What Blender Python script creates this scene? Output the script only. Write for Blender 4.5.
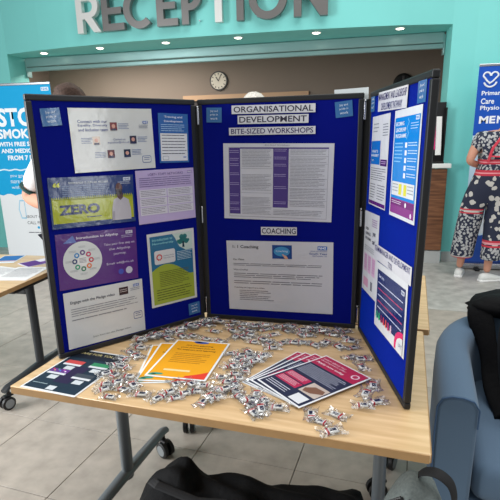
import bpy, bmesh, math, random
from mathutils import Vector, Matrix, noise
random.seed(7)
for o in list(bpy.data.objects): bpy.data.objects.remove(o)
scene = bpy.context.scene
COL = scene.collection
R = math.radians

# ------------------------------------------------------------------ camera
F, PITCH, ROLL, CAMH, YAW = 482.743, .2666, .0219, 1.4838, R(12.5)
cam = bpy.data.cameras.new('camera'); camo = bpy.data.objects.new('camera', cam); COL.objects.link(camo)
cam.sensor_width = 36; cam.lens = F/500*36; cam.shift_y = 20/500; cam.clip_start = .02
fw = Vector((0, math.cos(PITCH), -math.sin(PITCH))); r0 = Vector((1, 0, 0)); u0 = Vector((0, math.sin(PITCH), math.cos(PITCH)))
cr, sr = math.cos(ROLL), math.sin(ROLL)
rt = cr*r0 - sr*u0; up = sr*r0 + cr*u0
RZ = Matrix.Rotation(YAW, 3, 'Z')
rt, up, bk = RZ@rt, RZ@up, RZ@(-fw)
camo.matrix_world = Matrix(((rt.x, up.x, bk.x, 0), (rt.y, up.y, bk.y, 0), (rt.z, up.z, bk.z, CAMH), (0, 0, 0, 1)))
scene.camera = camo

# ------------------------------------------------------------------ world, lights, exposure
w = bpy.data.worlds.new('world'); scene.world = w; w.use_nodes = True
w.node_tree.nodes['Background'].inputs[0].default_value = (.93, .97, 1, 1)
w.node_tree.nodes['Background'].inputs[1].default_value = .42
vs = scene.view_settings; vs.view_transform = 'Standard'; vs.look = 'None'; vs.gamma = 1; vs.use_curve_mapping = False
vs.exposure = 0.0
def area(name, loc, target, sx, sy, power, col=(1, 1, 1)):
    l = bpy.data.lights.new(name, 'AREA'); l.shape = 'RECTANGLE'; l.size = sx; l.size_y = sy; l.energy = power; l.color = col
    o = bpy.data.objects.new(name, l); COL.objects.link(o); o.location = loc
    o.rotation_euler = (Vector(target)-Vector(loc)).to_track_quat('-Z', 'Y').to_euler(); return o
area('skylight', (1.2, 1.6, 5.6), (1.2, 1.6, 0), 6, 6, 290, (1, .985, .96))
area('daylight_window_left', (-4.6, .3, 2.0), (0, 1.5, 1.3), 2.0, 2.4, 280, (.95, .98, 1))
area('daylight_window_right', (5.2, -.5, 1.25), (-.8, 1.6, 1.25), .55, 2.0, 34, (.95, .98, 1))
area('office_ceiling_light', (-3.7, 7.3, 2.84), (-3.7, 7.3, 0), 2.0, .6, 75, (1, .93, .86))

# ------------------------------------------------------------------ materials
def lin(c):
    return tuple(((x/255)/12.92 if x/255 <= .04045 else ((x/255+.055)/1.055)**2.4) for x in c) + (1,)
_m = {}
def mat(name, rgb, rough=.5, metal=0, spec=.5, bump=None, var=None, coat=0, sheen=0):
    """rgb in sRGB 0-255; bump=(scale,strength,dist); var=(scale,amount)"""
    if name in _m: return _m[name]
    m = bpy.data.materials.new(name); m.use_nodes = True; nt = m.node_tree; b = nt.nodes['Principled BSDF']
    b.inputs['Base Color'].default_value = lin(rgb); b.inputs['Roughness'].default_value = rough
    b.inputs['Metallic'].default_value = metal; b.inputs['Specular IOR Level'].default_value = spec
    b.inputs['Coat Weight'].default_value = coat; b.inputs['Sheen Weight'].default_value = sheen
    if bump or var:
        g = nt.nodes.new('ShaderNodeNewGeometry')
    if var:
        n = nt.nodes.new('ShaderNodeTexNoise'); n.inputs['Scale'].default_value = var[0]; n.inputs['Detail'].default_value = 6
        nt.links.new(g.outputs['Position'], n.inputs['Vector'])
        mr = nt.nodes.new('ShaderNodeMapRange'); mr.inputs[1].default_value = .3; mr.inputs[2].default_value = .7
        mr.inputs[3].default_value = 1-var[1]; mr.inputs[4].default_value = 1+var[1]
        nt.links.new(n.outputs['Fac'], mr.inputs[0])
        mx = nt.nodes.new('ShaderNodeVectorMath'); mx.operation = 'SCALE'; mx.inputs[0].default_value = lin(rgb)[:3]
        nt.links.new(mr.outputs[0], mx.inputs['Scale']); nt.links.new(mx.outputs[0], b.inputs['Base Color'])
    if bump:
        n = nt.nodes.new('ShaderNodeTexNoise'); n.inputs['Scale'].default_value = bump[0]; n.inputs['Detail'].default_value = 3
        nt.links.new(g.outputs['Position'], n.inputs['Vector'])
        bp = nt.nodes.new('ShaderNodeBump'); bp.inputs['Strength'].default_value = bump[1]; bp.inputs['Distance'].default_value = bump[2]
        nt.links.new(n.outputs['Fac'], bp.inputs['Height']); nt.links.new(bp.outputs[0], b.inputs['Normal'])
    _m[name] = m; return m
def emit(name, rgb, s):
    m = bpy.data.materials.new(name); m.use_nodes = True; b = m.node_tree.nodes['Principled BSDF']
    b.inputs['Base Color'].default_value = lin(rgb); b.inputs['Emission Color'].default_value = lin(rgb); b.inputs['Emission Strength'].default_value = s
    return m
def ink(r, g, b):            # print under laminate film: glossy, slightly rippled
    return mat('print_%d_%d_%d' % (r, g, b), (r, g, b), rough=.17, bump=(26, .30, .004), spec=.5)
def paper(r, g, b):          # plain print
    return mat('paper_%d_%d_%d' % (r, g, b), (r, g, b), rough=.6, spec=.25)

TEAL = mat('teal_paint', (126, 214, 208), .55, var=(1.2, .03))
WOOD = mat('light_oak', (214, 180, 132), .38, bump=None)
def wood_mat(name, c1, c2, scale, rough, axis=0):
    m = bpy.data.materials.new(name); m.use_nodes = True; nt = m.node_tree; b = nt.nodes['Principled BSDF']
    tc = nt.nodes.new('ShaderNodeTexCoord'); mp = nt.nodes.new('ShaderNodeMapping')
    s = [scale*12]*3; s[axis] = scale; mp.inputs['Scale'].default_value = s
    n = nt.nodes.new('ShaderNodeTexNoise'); n.inputs['Scale'].default_value = 4; n.inputs['Detail'].default_value = 5; n.inputs['Distortion'].default_value = .4
    cr_ = nt.nodes.new('ShaderNodeValToRGB'); cr_.color_ramp.elements[0].position = .35; cr_.color_ramp.elements[1].position = .68
    cr_.color_ramp.elements[0].color = lin(c1); cr_.color_ramp.elements[1].color = lin(c2)
    nt.links.new(tc.outputs['Object'], mp.inputs[0]); nt.links.new(mp.outputs[0], n.inputs['Vector']); nt.links.new(n.outputs['Fac'], cr_.inputs[0])
    nt.links.new(cr_.outputs[0], b.inputs['Base Color']); b.inputs['Roughness'].default_value = rough
    return m
OAK = wood_mat('table_oak', (202, 168, 122), (222, 190, 146), 1.0, .36)
OAKEDGE = mat('oak_edge_band_shaded', (164, 128, 84), .45, var=(30, .06))  # edging colour darkened to carry the shade on the upright faces
WALNUT = wood_mat('walnut_cladding', (92, 58, 38), (140, 94, 64), .8, .4)
PINE = mat('pine_frame', (196, 158, 124), .5)
BLUEFAB = mat('blue_loop_fabric', (1, 13, 116), .85, bump=(900, .5, .002), spec=.1, sheen=1.0)
BLUEFAB.node_tree.nodes['Principled BSDF'].inputs['Sheen Tint'].default_value = (.0, .09, 1, 1); BLUEFAB.node_tree.nodes['Principled BSDF'].inputs['Sheen Roughness'].default_value = .35
FRAME = mat('charcoal_frame', (16, 18, 21), .5)
BLACK = mat('black_plastic', (14, 14, 16), .45)
STEELGREY = mat('grey_metal_paint', (112, 118, 122), .4, metal=.3)
DARKMET = mat('dark_metal_paint', (62, 66, 70), .4, metal=.3)
CHROME = mat('nickel', (200, 200, 205), .25, metal=1)
WHITE = mat('white_plastic', (236, 236, 234), .45)

# ------------------------------------------------------------------ mesh helpers
def smooth(pts, n=6):
    P = [Vector(p) for p in pts]; P = [P[0]*2-P[1]] + P + [P[-1]*2-P[-2]]; out = []
    for i in range(1, len(P)-2):
        for k in range(n):
            t = k/n; a, b, c, d = P[i-1:i+3]
            out.append(.5*((2*b)+(c-a)*t+(2*a-5*b+4*c-d)*t*t+(3*b-a-3*c+d)*t*t*t))
    return out+[P[-2]]
class MB:
    def __init__(s): s.bm = bmesh.new()
    def box(s, c, d, rot=None, bev=0, seg=2):
        r = bmesh.ops.create_cube(s.bm, size=1)['verts']
        M = Matrix.Translation(Vector(c)) @ (rot.to_4x4() if rot else Matrix.Identity(4)) @ Matrix.Diagonal((*d, 1))
        bmesh.ops.transform(s.bm, matrix=M, verts=r)
        if bev:
            es = list({e for v in r for e in v.link_edges})
            bmesh.ops.bevel(s.bm, geom=es, offset=bev, segments=seg, affect='EDGES', profile=.5)
        return s
    def tube(s, pts, rad, n=10, closed=False, cap=True, flat=None):
        pts = [Vector(p) for p in pts]; N = len(pts)
        if not isinstance(rad, list): rad = list(rad) if isinstance(rad, tuple) and len(rad) == N and N > 2 else [rad]*N
        rings = []; ref = None
        for i, p in enumerate(pts):
            a = pts[(i-1) % N] if (closed or i > 0) else p; b = pts[(i+1) % N] if (closed or i < N-1) else p
            t = (b-a).normalized()
            if ref is None:
                ref = t.orthogonal() if not flat else Vector(flat)
            ref = (ref - t*ref.dot(t)).normalized(); bi = t.cross(ref)
            r = rad[i]; ra, rb = (r if isinstance(r, tuple) else (r, r))
            rings.append([s.bm.verts.new(p + ref*ra*math.cos(2*math.pi*k/n) + bi*rb*math.sin(2*math.pi*k/n)) for k in range(n)])
        for i in range(N if closed else N-1):
            A, B = rings[i], rings[(i+1) % N]
            for k in range(n): s.bm.faces.new((A[k], A[(k+1) % n], B[(k+1) % n], B[k]))
        if cap and not closed:
            s.bm.faces.new(rings[0][::-1]); s.bm.faces.new(rings[-1])
        return s
    def loft(s, rings, cap=True, closed=False):
        vs_ = [[s.bm.verts.new(p) for p in r] for r in rings]; n = len(vs_[0])
        for i in range(len(vs_) if closed else len(vs_)-1):
            A, B = vs_[i], vs_[(i+1) % len(vs_)]
            for k in range(n): s.bm.faces.new((A[k], A[(k+1) % n], B[(k+1) % n], B[k]))
        if cap and not closed:
            s.bm.faces.new(vs_[0][::-1]); s.bm.faces.new(vs_[-1])
        return s
    def prism(s, poly, z0, z1):
        a = [s.bm.verts.new((x, y, z0)) for x, y in poly]; b = [s.bm.verts.new((x, y, z1)) for x, y in poly]; n = len(poly)
        for k in range(n): s.bm.faces.new((a[k], a[(k+1) % n], b[(k+1) % n], b[k]))
        s.bm.faces.new(a[::-1]); s.bm.faces.new(b); return s
    def ball(s, c, d, seg=16, rings=10, rot=None):
        r = bmesh.ops.create_uvsphere(s.bm, u_segments=seg, v_segments=rings, radius=1)['verts']
        M = Matrix.Translation(Vector(c)) @ (rot.to_4x4() if rot else Matrix.Identity(4)) @ Matrix.Diagonal((*d, 1))
        bmesh.ops.transform(s.bm, matrix=M, verts=r); return s
    def cyl(s, a, b, r, n=16, r2=None): return s.tube([a, b], [r, r if r2 is None else r2], n)
    def mesh(s, name, m, smooth=False):
        bmesh.ops.recalc_face_normals(s.bm, faces=s.bm.faces[:])
        me = bpy.data.meshes.new(name); s.bm.to_mesh(me); s.bm.free()
        if m: me.materials.append(m)
        if smooth:
            for p in me.polygons: p.use_smooth = True
        return me
    def build(s, name, m, parent=None, smooth=False, M=None):
        return link(name, s.mesh(name, m, smooth), parent, M)
def link(name, me, parent=None, M=None):
    o = bpy.data.objects.new(name, me); COL.objects.link(o)
    if parent: o.parent = parent
    if M is not None: o.matrix_local = M
    return o
def tag(o, label, cat, group=None, kind=None):
    o['label'] = label; o['category'] = cat
    if group: o['group'] = group
    if kind: o['kind'] = kind
    return o
def thing(name, label, cat, loc=(0, 0, 0), rz=0, group=None):
    o = bpy.data.objects.new(name, None); o.empty_display_size = .1; COL.objects.link(o); o.location = loc; o.rotation_euler = (0, 0, rz)
    return tag(o, label, cat, group)
def struct(o): o['kind'] = 'structure'; return o
def autosmooth(o, ang=40):
    me = o.data
    bm = bmesh.new(); bm.from_mesh(me)
    for f in bm.faces: f.smooth = True
    for e in bm.edges:
        if len(e.link_faces) == 2 and e.calc_face_angle(0) > R(ang): e.smooth = False
    bm.to_mesh(me); bm.free(); return o
def skin(name, J, E, m, parent=None, root=None, sub=2, M=None):
    """J: name -> (x,y,z,rx[,ry]); grows one continuous surface with the Skin modifier"""
    keys = list(J); idx = {k: i for i, k in enumerate(keys)}
    me = bpy.data.meshes.new(name); me.from_pydata([J[k][:3] for k in keys], [(idx[a], idx[b]) for a, b in E], [])
    o = link(name, me, parent, M); o.modifiers.new('skin', 'SKIN').use_smooth_shade = True
    if sub: 
        sm = o.modifiers.new('sub', 'SUBSURF'); sm.levels = sub; sm.render_levels = sub
    for k, i in idx.items():
        sv = me.skin_vertices[0].data[i]; v = J[k]; sv.radius = (v[3], v[4] if len(v) > 4 else v[3]); sv.use_root = (k == (root or keys[0]))
    me.materials.append(m); return o

# text --------------------------------------------------------------
_t = {}
def text_mesh(body, bold=0.0, space=1.0):
    k = (body, bold, space)
    if k in _t: return _t[k]
    c = bpy.data.curves.new('t', 'FONT'); c.body = body; c.size = 1; c.offset = bold; c.resolution_u = 3; c.align_x = 'LEFT'; c.space_character = space
    o = bpy.data.objects.new('t', c); COL.objects.link(o)
    bpy.context.view_layer.update()
    me = bpy.data.meshes.new_from_object(o.evaluated_get(bpy.context.evaluated_depsgraph_get()))
    bpy.data.objects.remove(o); bpy.data.curves.remove(c)
    xs = [v.co.x for v in me.vertices] or [0, 1]; ys = [v.co.y for v in me.vertices] or [0, 1]
    x0, y0 = min(xs), min(ys)
    for v in me.vertices: v.co.x -= x0; v.co.y -= y0; v.co.z = 0
    _t[k] = (me, max(xs)-x0, max(ys)-y0); return _t[k]

class Sheet:
    """a flat printed sheet; u to the right, v downwards, both 0..1; M: x right, y up, z out, origin at the centre"""
    def __init__(s, name, label, cat, M, w, h, m, group=None, thick=.0007, mk=ink):
        s.w, s.h, s.th, s.mk = w, h, thick, mk
        s.o = MB().box((0, 0, -thick/2), (w, h, thick)).build(name, m, None, M=M); tag(s.o, label, cat, group)
    def P(s, u, v): return ((u-.5)*s.w, (.5-v)*s.h)
    def c(s, col): return s.mk(*col) if isinstance(col, tuple) else col
    def z(s, layer): return .0003+.0003*layer
    def poly(s, name, pts, col, layer=1):
        P = [s.P(*p) for p in pts]; me = bpy.data.meshes.new(name)
        me.from_pydata([(x, y, 0) for x, y in P], [], [list(range(len(P)))]); me.materials.append(s.c(col))
        if me.polygons[0].normal.z < 0: me.flip_normals()
        return link(name, me, s.o, Matrix.Translation((0, 0, s.z(layer))))
    def rect(s, name, u0, v0, u1, v1, col, layer=1): return s.poly(name, [(u0, v0), (u1, v0), (u1, v1), (u0, v1)], col, layer)
    def disc(s, name, u, v, r, col, layer=1, n=28, ry=None):   # r fraction of width
        k = s.w/s.h; ry = r if ry is None else ry
        return s.poly(name, [(u+r*math.cos(2*math.pi*i/n), v+ry*k*math.sin(2*math.pi*i/n)) for i in range(n)], col, layer)
    def round(s, name, u0, v0, u1, v1, r, col, layer=1):
        k = s.w/s.h; pts = []
        for cu, cv, a in ((u1-r, v0+r*k, -90), (u1-r, v1-r*k, 0), (u0+r, v1-r*k, 90), (u0+r, v0+r*k, 180)):
            for j in range(5):
                t = R(a+90*j/4); pts.append((cu+r*math.cos(t), cv+r*k*math.sin(t)))
        return s.poly(name, pts, col, layer)
    def text(s, name, body, u, v, hh, col, width=None, align='l', bold=.0, layer=2, rot=0):
        me, tw, thh = text_mesh(body, bold); me = me.copy(); me.materials.clear(); me.materials.append(s.c(col))
        sy = hh*s.h/thh; sx = sy if width is None else width*s.w/tw
        x, y = s.P(u, v); W = tw*sx
        if align == 'c': x -= W/2
        if align == 'r': x -= W
        return link(name, me, s.o, Matrix.Translation((x, y-hh*s.h, s.z(layer))) @ Matrix.Rotation(rot, 4, 'Z') @ Matrix.Diagonal((sx, sy, 1, 1)))
    def lines(s, name, u0, v0, u1, v1, n, col, fill=.30, layer=2, ragged=.25, words=True):
        vs_, fs = [], []; st = (v1-v0)/n
        for i in range(n):
            a = v0+st*i; b = a+st*fill; end = u1-(u1-u0)*ragged*random.random()*(1 if i % 3 == 2 else .35); u = u0
            while u < end-.004:
                L = min(end-u, (u1-u0)*random.uniform(.08, .26) if words else 9)
                k = len(vs_)
                for q in ((u, a), (u+L, a), (u+L, b), (u, b)): x, y = s.P(*q); vs_.append((x, y, 0))
                fs.append((k+3, k+2, k+1, k)); u += L + (u1-u0)*.012
        me = bpy.data.meshes.new(name); me.from_pydata(vs_, [], fs); me.materials.append(s.c(col))
        return link(name, me, s.o, Matrix.Translation((0, 0, s.z(layer))))
    def nhs(s, u, v, wd, col=(20, 90, 170), tc=(240, 240, 240), layer=2):
        hh = wd*s.w*.42/s.h
        b = s.rect('logo', u, v, u+wd, v+hh, col, layer)
        s.text('logo_lettering', 'NHS', u+wd*.1, v+hh*.16, hh*.68, tc, width=wd*.8, bold=.02, layer=layer+1)
def frame_matrix(o, x, y, z): return Matrix(((x.x, y.x, z.x, o.x), (x.y, y.y, z.y, o.y), (x.z, y.z, z.z, o.z), (0, 0, 0, 1)))

# ================================================================== THE SETTING
TZ = .73                                   # table top height
tile_mat = mat('beige_stone_tile', (170, 161, 150), .42, var=(11, .16), bump=(60, .05, .002))
floor = struct(MB().box((-.5, 3.2, -.035), (14, 13, .05)).build('floor', mat('grout', (118, 112, 104), .8)))
tb = MB().box((0, 0, 0), (.4875, .482, .012), bev=.0006, seg=1).mesh('floor_tile', tile_mat)
TT, TN = Vector((math.cos(R(6.3)), -math.sin(R(6.3)), 0)), Vector((math.sin(R(6.3)), math.cos(R(6.3)), 0))
RT = Matrix.Rotation(R(-6.3), 4, 'Z')
for i in range(-9, 11):
    for j in range(-5, 5):
        p = TT*(-1.913+(i+.5)*.4915) + TN*(1.865+(j+.5)*.486)
        if not (-5 < p.x < 3): continue
        o = link('floor_tile', tb, floor, Matrix.Translation((p.x, p.y, -.006)) @ RT)
vin = MB(); vin.prism([tuple((TT*a+TN*b)[:2]) for a, b in ((-7.0, 4.297), (5.2, 4.297), (5.2, 9.0), (-7.0, 9.0))], -.012, 0)
vin.build('vinyl_sheet', mat('grey_marbled_vinyl', (176, 174, 168), .5, var=(9, .24)), floor)

# reception wall: curved fascia over a wide opening, pillar at the right
FA = [(-4.557, 6.057), (-4.30, 6.0), (-3.98, 5.935), (-3.55, 5.868), (-3.121, 5.82), (-2.68, 5.788), (-2.242, 5.77), (-1.8, 5.765), (-1.369, 5.768), (-.93, 5.775), (-.499, 5.793), (-.05, 5.835), (.397, 5.888), (.95, 6.008)]
ZS = 2.615
wb = MB()
wb.prism(FA + [(.95, 6.45), (-4.557, 6.45)], ZS, 4.6)                          # fascia above the opening
wb.prism([(.95, 6.008), (1.2, 6.03), (7, 6.03), (7, 6.45), (.95, 6.45)], 0, 4.6)           # right pillar and wall
wb.prism([(-9, 6.057), (-4.557, 6.057), (-4.557, 6.45), (-9, 6.45)], 0, 4.6)              # left wall
wall = struct(wb.build('wall_reception', TEAL))
struct(MB().box((-1.9, 8.5, 1.5), (7.5, .1, 3)).build('wall_office', mat('taupe_paint', (136, 122, 110), .7)))
struct(MB().box((-5.6, 7.5, 1.5), (.1, 2.1, 3)).build('wall_office_left', _m['taupe_paint']))
struct(MB().box((1.9, 7.5, 1.5), (.1, 2.1, 3)).build('wall_office_right', _m['taupe_paint']))
struct(MB().box((-1.9, 7.5, 2.98), (7.6, 2.15, .08)).build('ceiling', mat('ceiling_white', (205, 200, 194), .8)))
struct(MB().box((4.05, 6.02, .06), (6.05, .022, .12), bev=.004).build('baseboard_right', mat('grey_skirting', (178, 180, 178), .5)))
# door in the office wall (pine frame)
dr = struct(MB().box((-1.9, 8.435, 1.05), (2.0, .03, 2.1)).build('door_1', mat('dark_door', (52, 44, 42), .5)))
for x in (-2.94, -.86): MB().box((x, 8.43, 1.06), (.09, .05, 2.12)).build('door_jamb', PINE, dr)
MB().box((-1.9, 8.43, 2.165), (2.17, .05, .09)).build('door_head', PINE, dr)

# soffit downlights
lens = emit('downlight_lens', (255, 246, 226), 9)
dl_names = ['leftmost downlight set in the teal reception soffit', 'downlight in the teal soffit below the letter R', 'downlight in the teal soffit below the second letter E',
            'downlight in the teal soffit below the letter I', 'downlight in the teal soffit below the letter N', 'rightmost downlight set in the teal reception soffit']
for (x, y), lb in zip(((-4.05, 6.12), (-3.2, 6.03), (-2.3, 5.97), (-1.4, 5.965), (-.5, 5.98), (.41, 6.05)), dl_names):
    t = thing('downlight', lb, 'downlight', (x, y, ZS), group='soffit downlights')
    MB().tube([(0, 0, -.006), (0, 0, 0)], [.052, .056], 20).build('bezel', WHITE, t)
    MB().tube([(0, 0, -.008), (0, 0, -.005)], [.04, .04], 20).build('lens', lens, t)
    l = bpy.data.lights.new('downlight_bulb', 'SPOT'); l.energy = 4; l.spot_size = R(100); l.shadow_soft_size = .04; l.color = (1, .95, .86)
    lo = bpy.data.objects.new('downlight_bulb', l); COL.objects.link(lo); lo.parent = t; lo.location = (0, 0, -.02)

# roller shutter rolled up in the opening
SHUT = mat('shutter_aluminium', (142, 176, 174), .32, metal=.35)
t = thing('roller_shutter', 'rolled up pale aluminium roller shutter across the top of the reception opening', 'shutter', (-1.8, 6.42, 2.5))
MB().box((0, .04, .055), (5.46, .16, .115), bev=.012).build('housing', SHUT, t)
MB().box((0, -.01, -.035), (5.46, .05, .055), bev=.01).build('bottom_rail', SHUT, t)
for x in (-2.735, 2.735): MB().box((x, .02, -.02), (.02, .10, .22), bev=.004).build('end_bracket', SHUT, t)

# reception counter at the right end of the opening
t = thing('reception_counter', 'walnut clad reception counter with white top beside the teal pillar', 'counter', (-1.77, 5.945, 0))
for i in range(11): MB().box((-2.52+i*.504, 0, .63), (.501, .10, .94), bev=.003, seg=1).build('front_panel', WALNUT, t)
MB().box((0, .005, .075), (5.54, .09, .15)).build('plinth', _m['grey_skirting'], t)
MB().box((0, -.03, 1.138), (5.60, .16, .05), bev=.008).build('worktop', mat('white_laminate', (226, 228, 224), .35), t)
# leaflet rack on the counter
t = thing('leaflet_rack', 'black leaflet rack with colourful leaflets on the counter end', 'leaflet rack', (.78, 5.915, 1.1635), R(6))
MB().box((.0, .04, .33), (.34, .02, .66), bev=.004).build('back_plate', BLACK, t)
MB().box((0, -.0, .01), (.34, .10, .02), bev=.004).build('base', BLACK, t)
for x in (-.165, .165): MB().box((x, .01, .3), (.012, .07, .6), bev=.002).build('side_plate', BLACK, t)
for k, (c1) in enumerate(((240, 200, 90), (90, 190, 180), (228, 60, 130), (232, 232, 228))):
    MB().box((-.1+.067*k, .0, .36-.06*(k % 2)), (.06, .012, .42), Matrix.Rotation(R(-8), 3, 'X')).build('leaflet', paper(*c1), t)

# wall clock
t = thing('wall_clock', 'round black rimmed wall clock on the taupe office wall', 'clock', (-2.34, 8.45, 2.43))
MY = Matrix.Rotation(R(90), 4, 'X')
MB().tube([(0, 0, 0), (0, -.03, 0)], [.155, .155], 40).build('case', BLACK, t)
MB().tube([(0, -.03, 0), (0, -.032, 0)], [.134, .134], 40).build('dial', mat('clock_dial', (214, 206, 190), .5), t)
for k in range(12):
    a = R(30*k); MB().box((.112*math.sin(a), -.034, .112*math.cos(a)), (.012, .003, .026), Matrix.Rotation(a, 3, 'Y')).build('hour_mark', BLACK, t)
MB().box((-.022, -.036, .03), (.014, .003, .085), Matrix.Rotation(R(-34), 3, 'Y')).build('hour_hand', BLACK, t)
MB().box((.022, -.039, .045), (.009, .003, .115), Matrix.Rotation(R(26), 3, 'Y')).build('minute_hand', BLACK, t)
t = thing('wall_fitting', 'dark round wall fitting showing above the right display panel', 'wall fitting', (.66, 8.45, 2.26))
MB().tube([(0, 0, 0), (0, -.05, 0), (0, -.07, 0)], [.15, .15, .12], 32).build('case', BLACK, t)
MB().box((0, -.075, .05), (.03, .012, .12), bev=.004).build('indicator_bar', mat('dark_grey_plastic', (70, 66, 64), .4), t)

# RECEPTION lettering, each letter a solid of its own following the curved fascia
def arc(cx, cy, rx, ry, a0, a1, n=14): return [(cx+rx*math.cos(R(a0+(a1-a0)*i/n)), cy+ry*math.sin(R(a0+(a1-a0)*i/n))) for i in range(n+1)]
s_ = .2
def letter(ch, W):
    if ch == 'I': return [[(0, 0), (W, 0), (W, 1), (0, 1)]]
    if ch == 'E': return [[(0, 0), (W, 0), (W, .18), (s_, .18), (s_, .42), (W*.9, .42), (W*.9, .59), (s_, .59), (s_, .82), (W, .82), (W, 1), (0, 1)]]
    if ch == 'T': return [[(W/2-s_/2, 0), (W/2+s_/2, 0), (W/2+s_/2, .82), (W, .82), (W, 1), (0, 1), (0, .82), (W/2-s_/2, .82)]]
    if ch == 'O': return [arc(W/2, .5, W/2, .51, 0, 360, 44)[:-1], arc(W/2, .5, W/2-s_, .51-s_*.95, 0, 360, 44)[:-1]]
    if ch == 'C': return [arc(W*.53, .5, W*.53, .51, 48, 312, 34) + arc(W*.53, .5, W*.53-s_, .51-s_*.95, 312, 48, 34)]
    if ch == 'N': return [[(0, 0), (s_, 0), (s_, .66), (W-s_*.98, 0), (W, 0), (W, 1), (W-s_, 1), (W-s_, .36), (s_*.98, 1), (0, 1)]]
    if ch == 'P': return [[(0, 0), (s_, 0), (s_, .34), (W-.33, .34)] + arc(W-.33, .67, .33, .33, -90, 90) + [(0, 1)],
                          [(s_, .51), (s_, .83)] + arc(W-.35, .67, .16, .16, 90, -90)]
    if ch == 'R': return [[(0, 0), (s_, 0), (s_, .36), (.28, .36), (W-.24, 0), (W, 0), (W-.28, .40)] + arc(W-.36, .69, .31, .31, -62, 90) + [(0, 1)],
                          [(s_, .53), (s_, .83)] + arc(W-.38, .68, .15, .15, 90, -90)]
STEEL = mat('brushed_steel', (116, 114, 112), .38, metal=.6, bump=(160, .06, .002))
STEEL_LIT = mat('steel_lit_face', (226, 226, 222), .3, metal=.35)  # same steel for R and T, with their bright reflection put into the colour
def fascia_y(x):
    for (x0, y0), (x1, y1) in zip(FA, FA[1:]):
        if x0 <= x <= x1: return y0+(y1-y0)*(x-x0)/(x1-x0), math.atan2(y1-y0, x1-x0)
LH = .41
spots = (('R', -3.309, -2.985, STEEL_LIT, 'steel letter R, brightened as if reflecting light, at the start of the reception sign'), ('E', -2.965, -2.68, STEEL, 'steel letter E between R and C on the reception sign'),
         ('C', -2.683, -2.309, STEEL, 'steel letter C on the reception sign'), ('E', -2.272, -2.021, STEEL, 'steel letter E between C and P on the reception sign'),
         ('P', -1.973, -1.739, STEEL, 'steel letter P on the reception sign'), ('T', -1.700, -1.397, STEEL_LIT, 'steel letter T, brightened as if reflecting light, on the reception sign'),
         ('I', -1.345, -1.265, STEEL, 'steel letter I on the reception sign'), ('O', -1.207, -.791, STEEL, 'steel letter O on the reception sign'),
         ('N', -.721, -.36, STEEL, 'steel letter N at the end of the reception sign'))
for ch, xa, xb, mt, lb in spots:
    xm = (xa+xb)/2; yy, ang = fascia_y(xm); Wn = (xb-xa)/LH
    c = bpy.data.curves.new('l', 'CURVE'); c.dimensions = '2D'; c.fill_mode = 'BOTH'; c.extrude = .06/LH/2
    for ring in letter(ch, Wn):
        sp = c.splines.new('POLY'); sp.points.add(len(ring)-1); sp.use_cyclic_u = True
        for p, q in zip(sp.points, ring): p.co = (q[0]-Wn/2, q[1], 0, 1)
    o = bpy.data.objects.new('l', c); COL.objects.link(o); bpy.context.view_layer.update()
    me = bpy.data.meshes.new_from_object(o.evaluated_get(bpy.context.evaluated_depsgraph_get())); bpy.data.objects.remove(o)
    me.name = 'sign_letter'; me.materials.clear(); me.materials.append(mt)
    lo = link('sign_letter', me, None, Matrix.Translation((xm, yy-.075, 2.728)) @ Matrix.Rotation(ang, 4, 'Z') @ Matrix.Rotation(R(90), 4, 'X') @ Matrix.Diagonal((LH, LH, LH, 1)))
    tag(lo, lb, 'sign letter', 'reception sign letters')
    for q in ((-Wn*.3), (Wn*.3)):
        MB().cyl((q if ch not in 'IT' else 0, .1 if ch != 'T' else .3, -.06/LH/2), (q if ch not in 'IT' else 0, .1 if ch != 'T' else .3, -.09/LH), .02, 8).build('standoff', CHROME, lo)
        if ch in 'IT': break

# ================================================================== TABLES
def make_table(label, cx, cy, rz, W, D, legm, group='flip top tables'):
    t = thing('folding_table', label, 'table', (cx, cy, 0), rz, group)
    th = .025
    top = autosmooth(MB().box((0, 0, TZ-th/2), (W-.004, D-.004, th), bev=.0015, seg=1).build('tabletop', OAK, t))
    for sx in (-1, 1):
        MB().box((sx*(W/2-.001), 0, TZ-th/2-.0006), (.003, D-.01, th-.0022)).build('edge_band', OAKEDGE, top)
        MB().box((0, sx*(D/2-.001), TZ-th/2-.0006), (W-.01, .003, th-.0022)).build('edge_band', OAKEDGE, top)
    MB().box((0, 0, TZ-.10), (1.0, .05, .07), bev=.012).build('crossbeam', legm, t)
    for sx in (-1, 1):
        x = sx*.51
        autosmooth(MB().tube([(x, 0, .11), (x, 0, TZ-.08)], [(.030, .022), (.030, .022)], 20, flat=(0, 1, 0)).build('leg_column', legm, t))
        MB().box((x, 0, TZ-.055), (.06, .34, .06), bev=.012).build('top_bracket', BLACK, t)
        fb = MB(); fb.tube([(x, -.34, .118), (x, -.31, .128), (x, 0, .135), (x, .31, .128), (x, .34, .118)], [(.020, .016), (.022, .018), (.026, .022), (.022, .018), (.02, .016)], 12, flat=(1, 0, 0))
        foot = autosmooth(fb.build('foot_bar', legm, t))
        for sy, an in ((-1, 20), (1, 65)):
            Mc = Matrix.Translation((x, sy*.31, 0)) @ Matrix.Rotation(R(an if sx < 0 else -an), 4, 'Z')
            c = MB(); c.cyl((0, 0, .07), (0, 0, .118), .011, 10); c.box((0, -.004, .080), (.030, .058, .014), bev=.005)
            cs = c.build('castor', BLACK, t, M=Mc)
            for q in (-.018, .018):
                autosmooth(MB().tube([(q-.011, -.014, .039), (q-.008, -.014, .039), (q+.008, -.014, .039), (q+.011, -.014, .039)], [.033, .039, .039, .033], 22).build('castor_wheel', BLACK, cs))
                s = 1 if q > 0 else -1
                MB().tube([(q+s*.0105, -.014, .039), (q+s*.0125, -.014, .039)], [.027, .027], 18).build('hub_cap', mat('grey_hub', (128, 132, 134), .4), cs)
    return t
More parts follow.
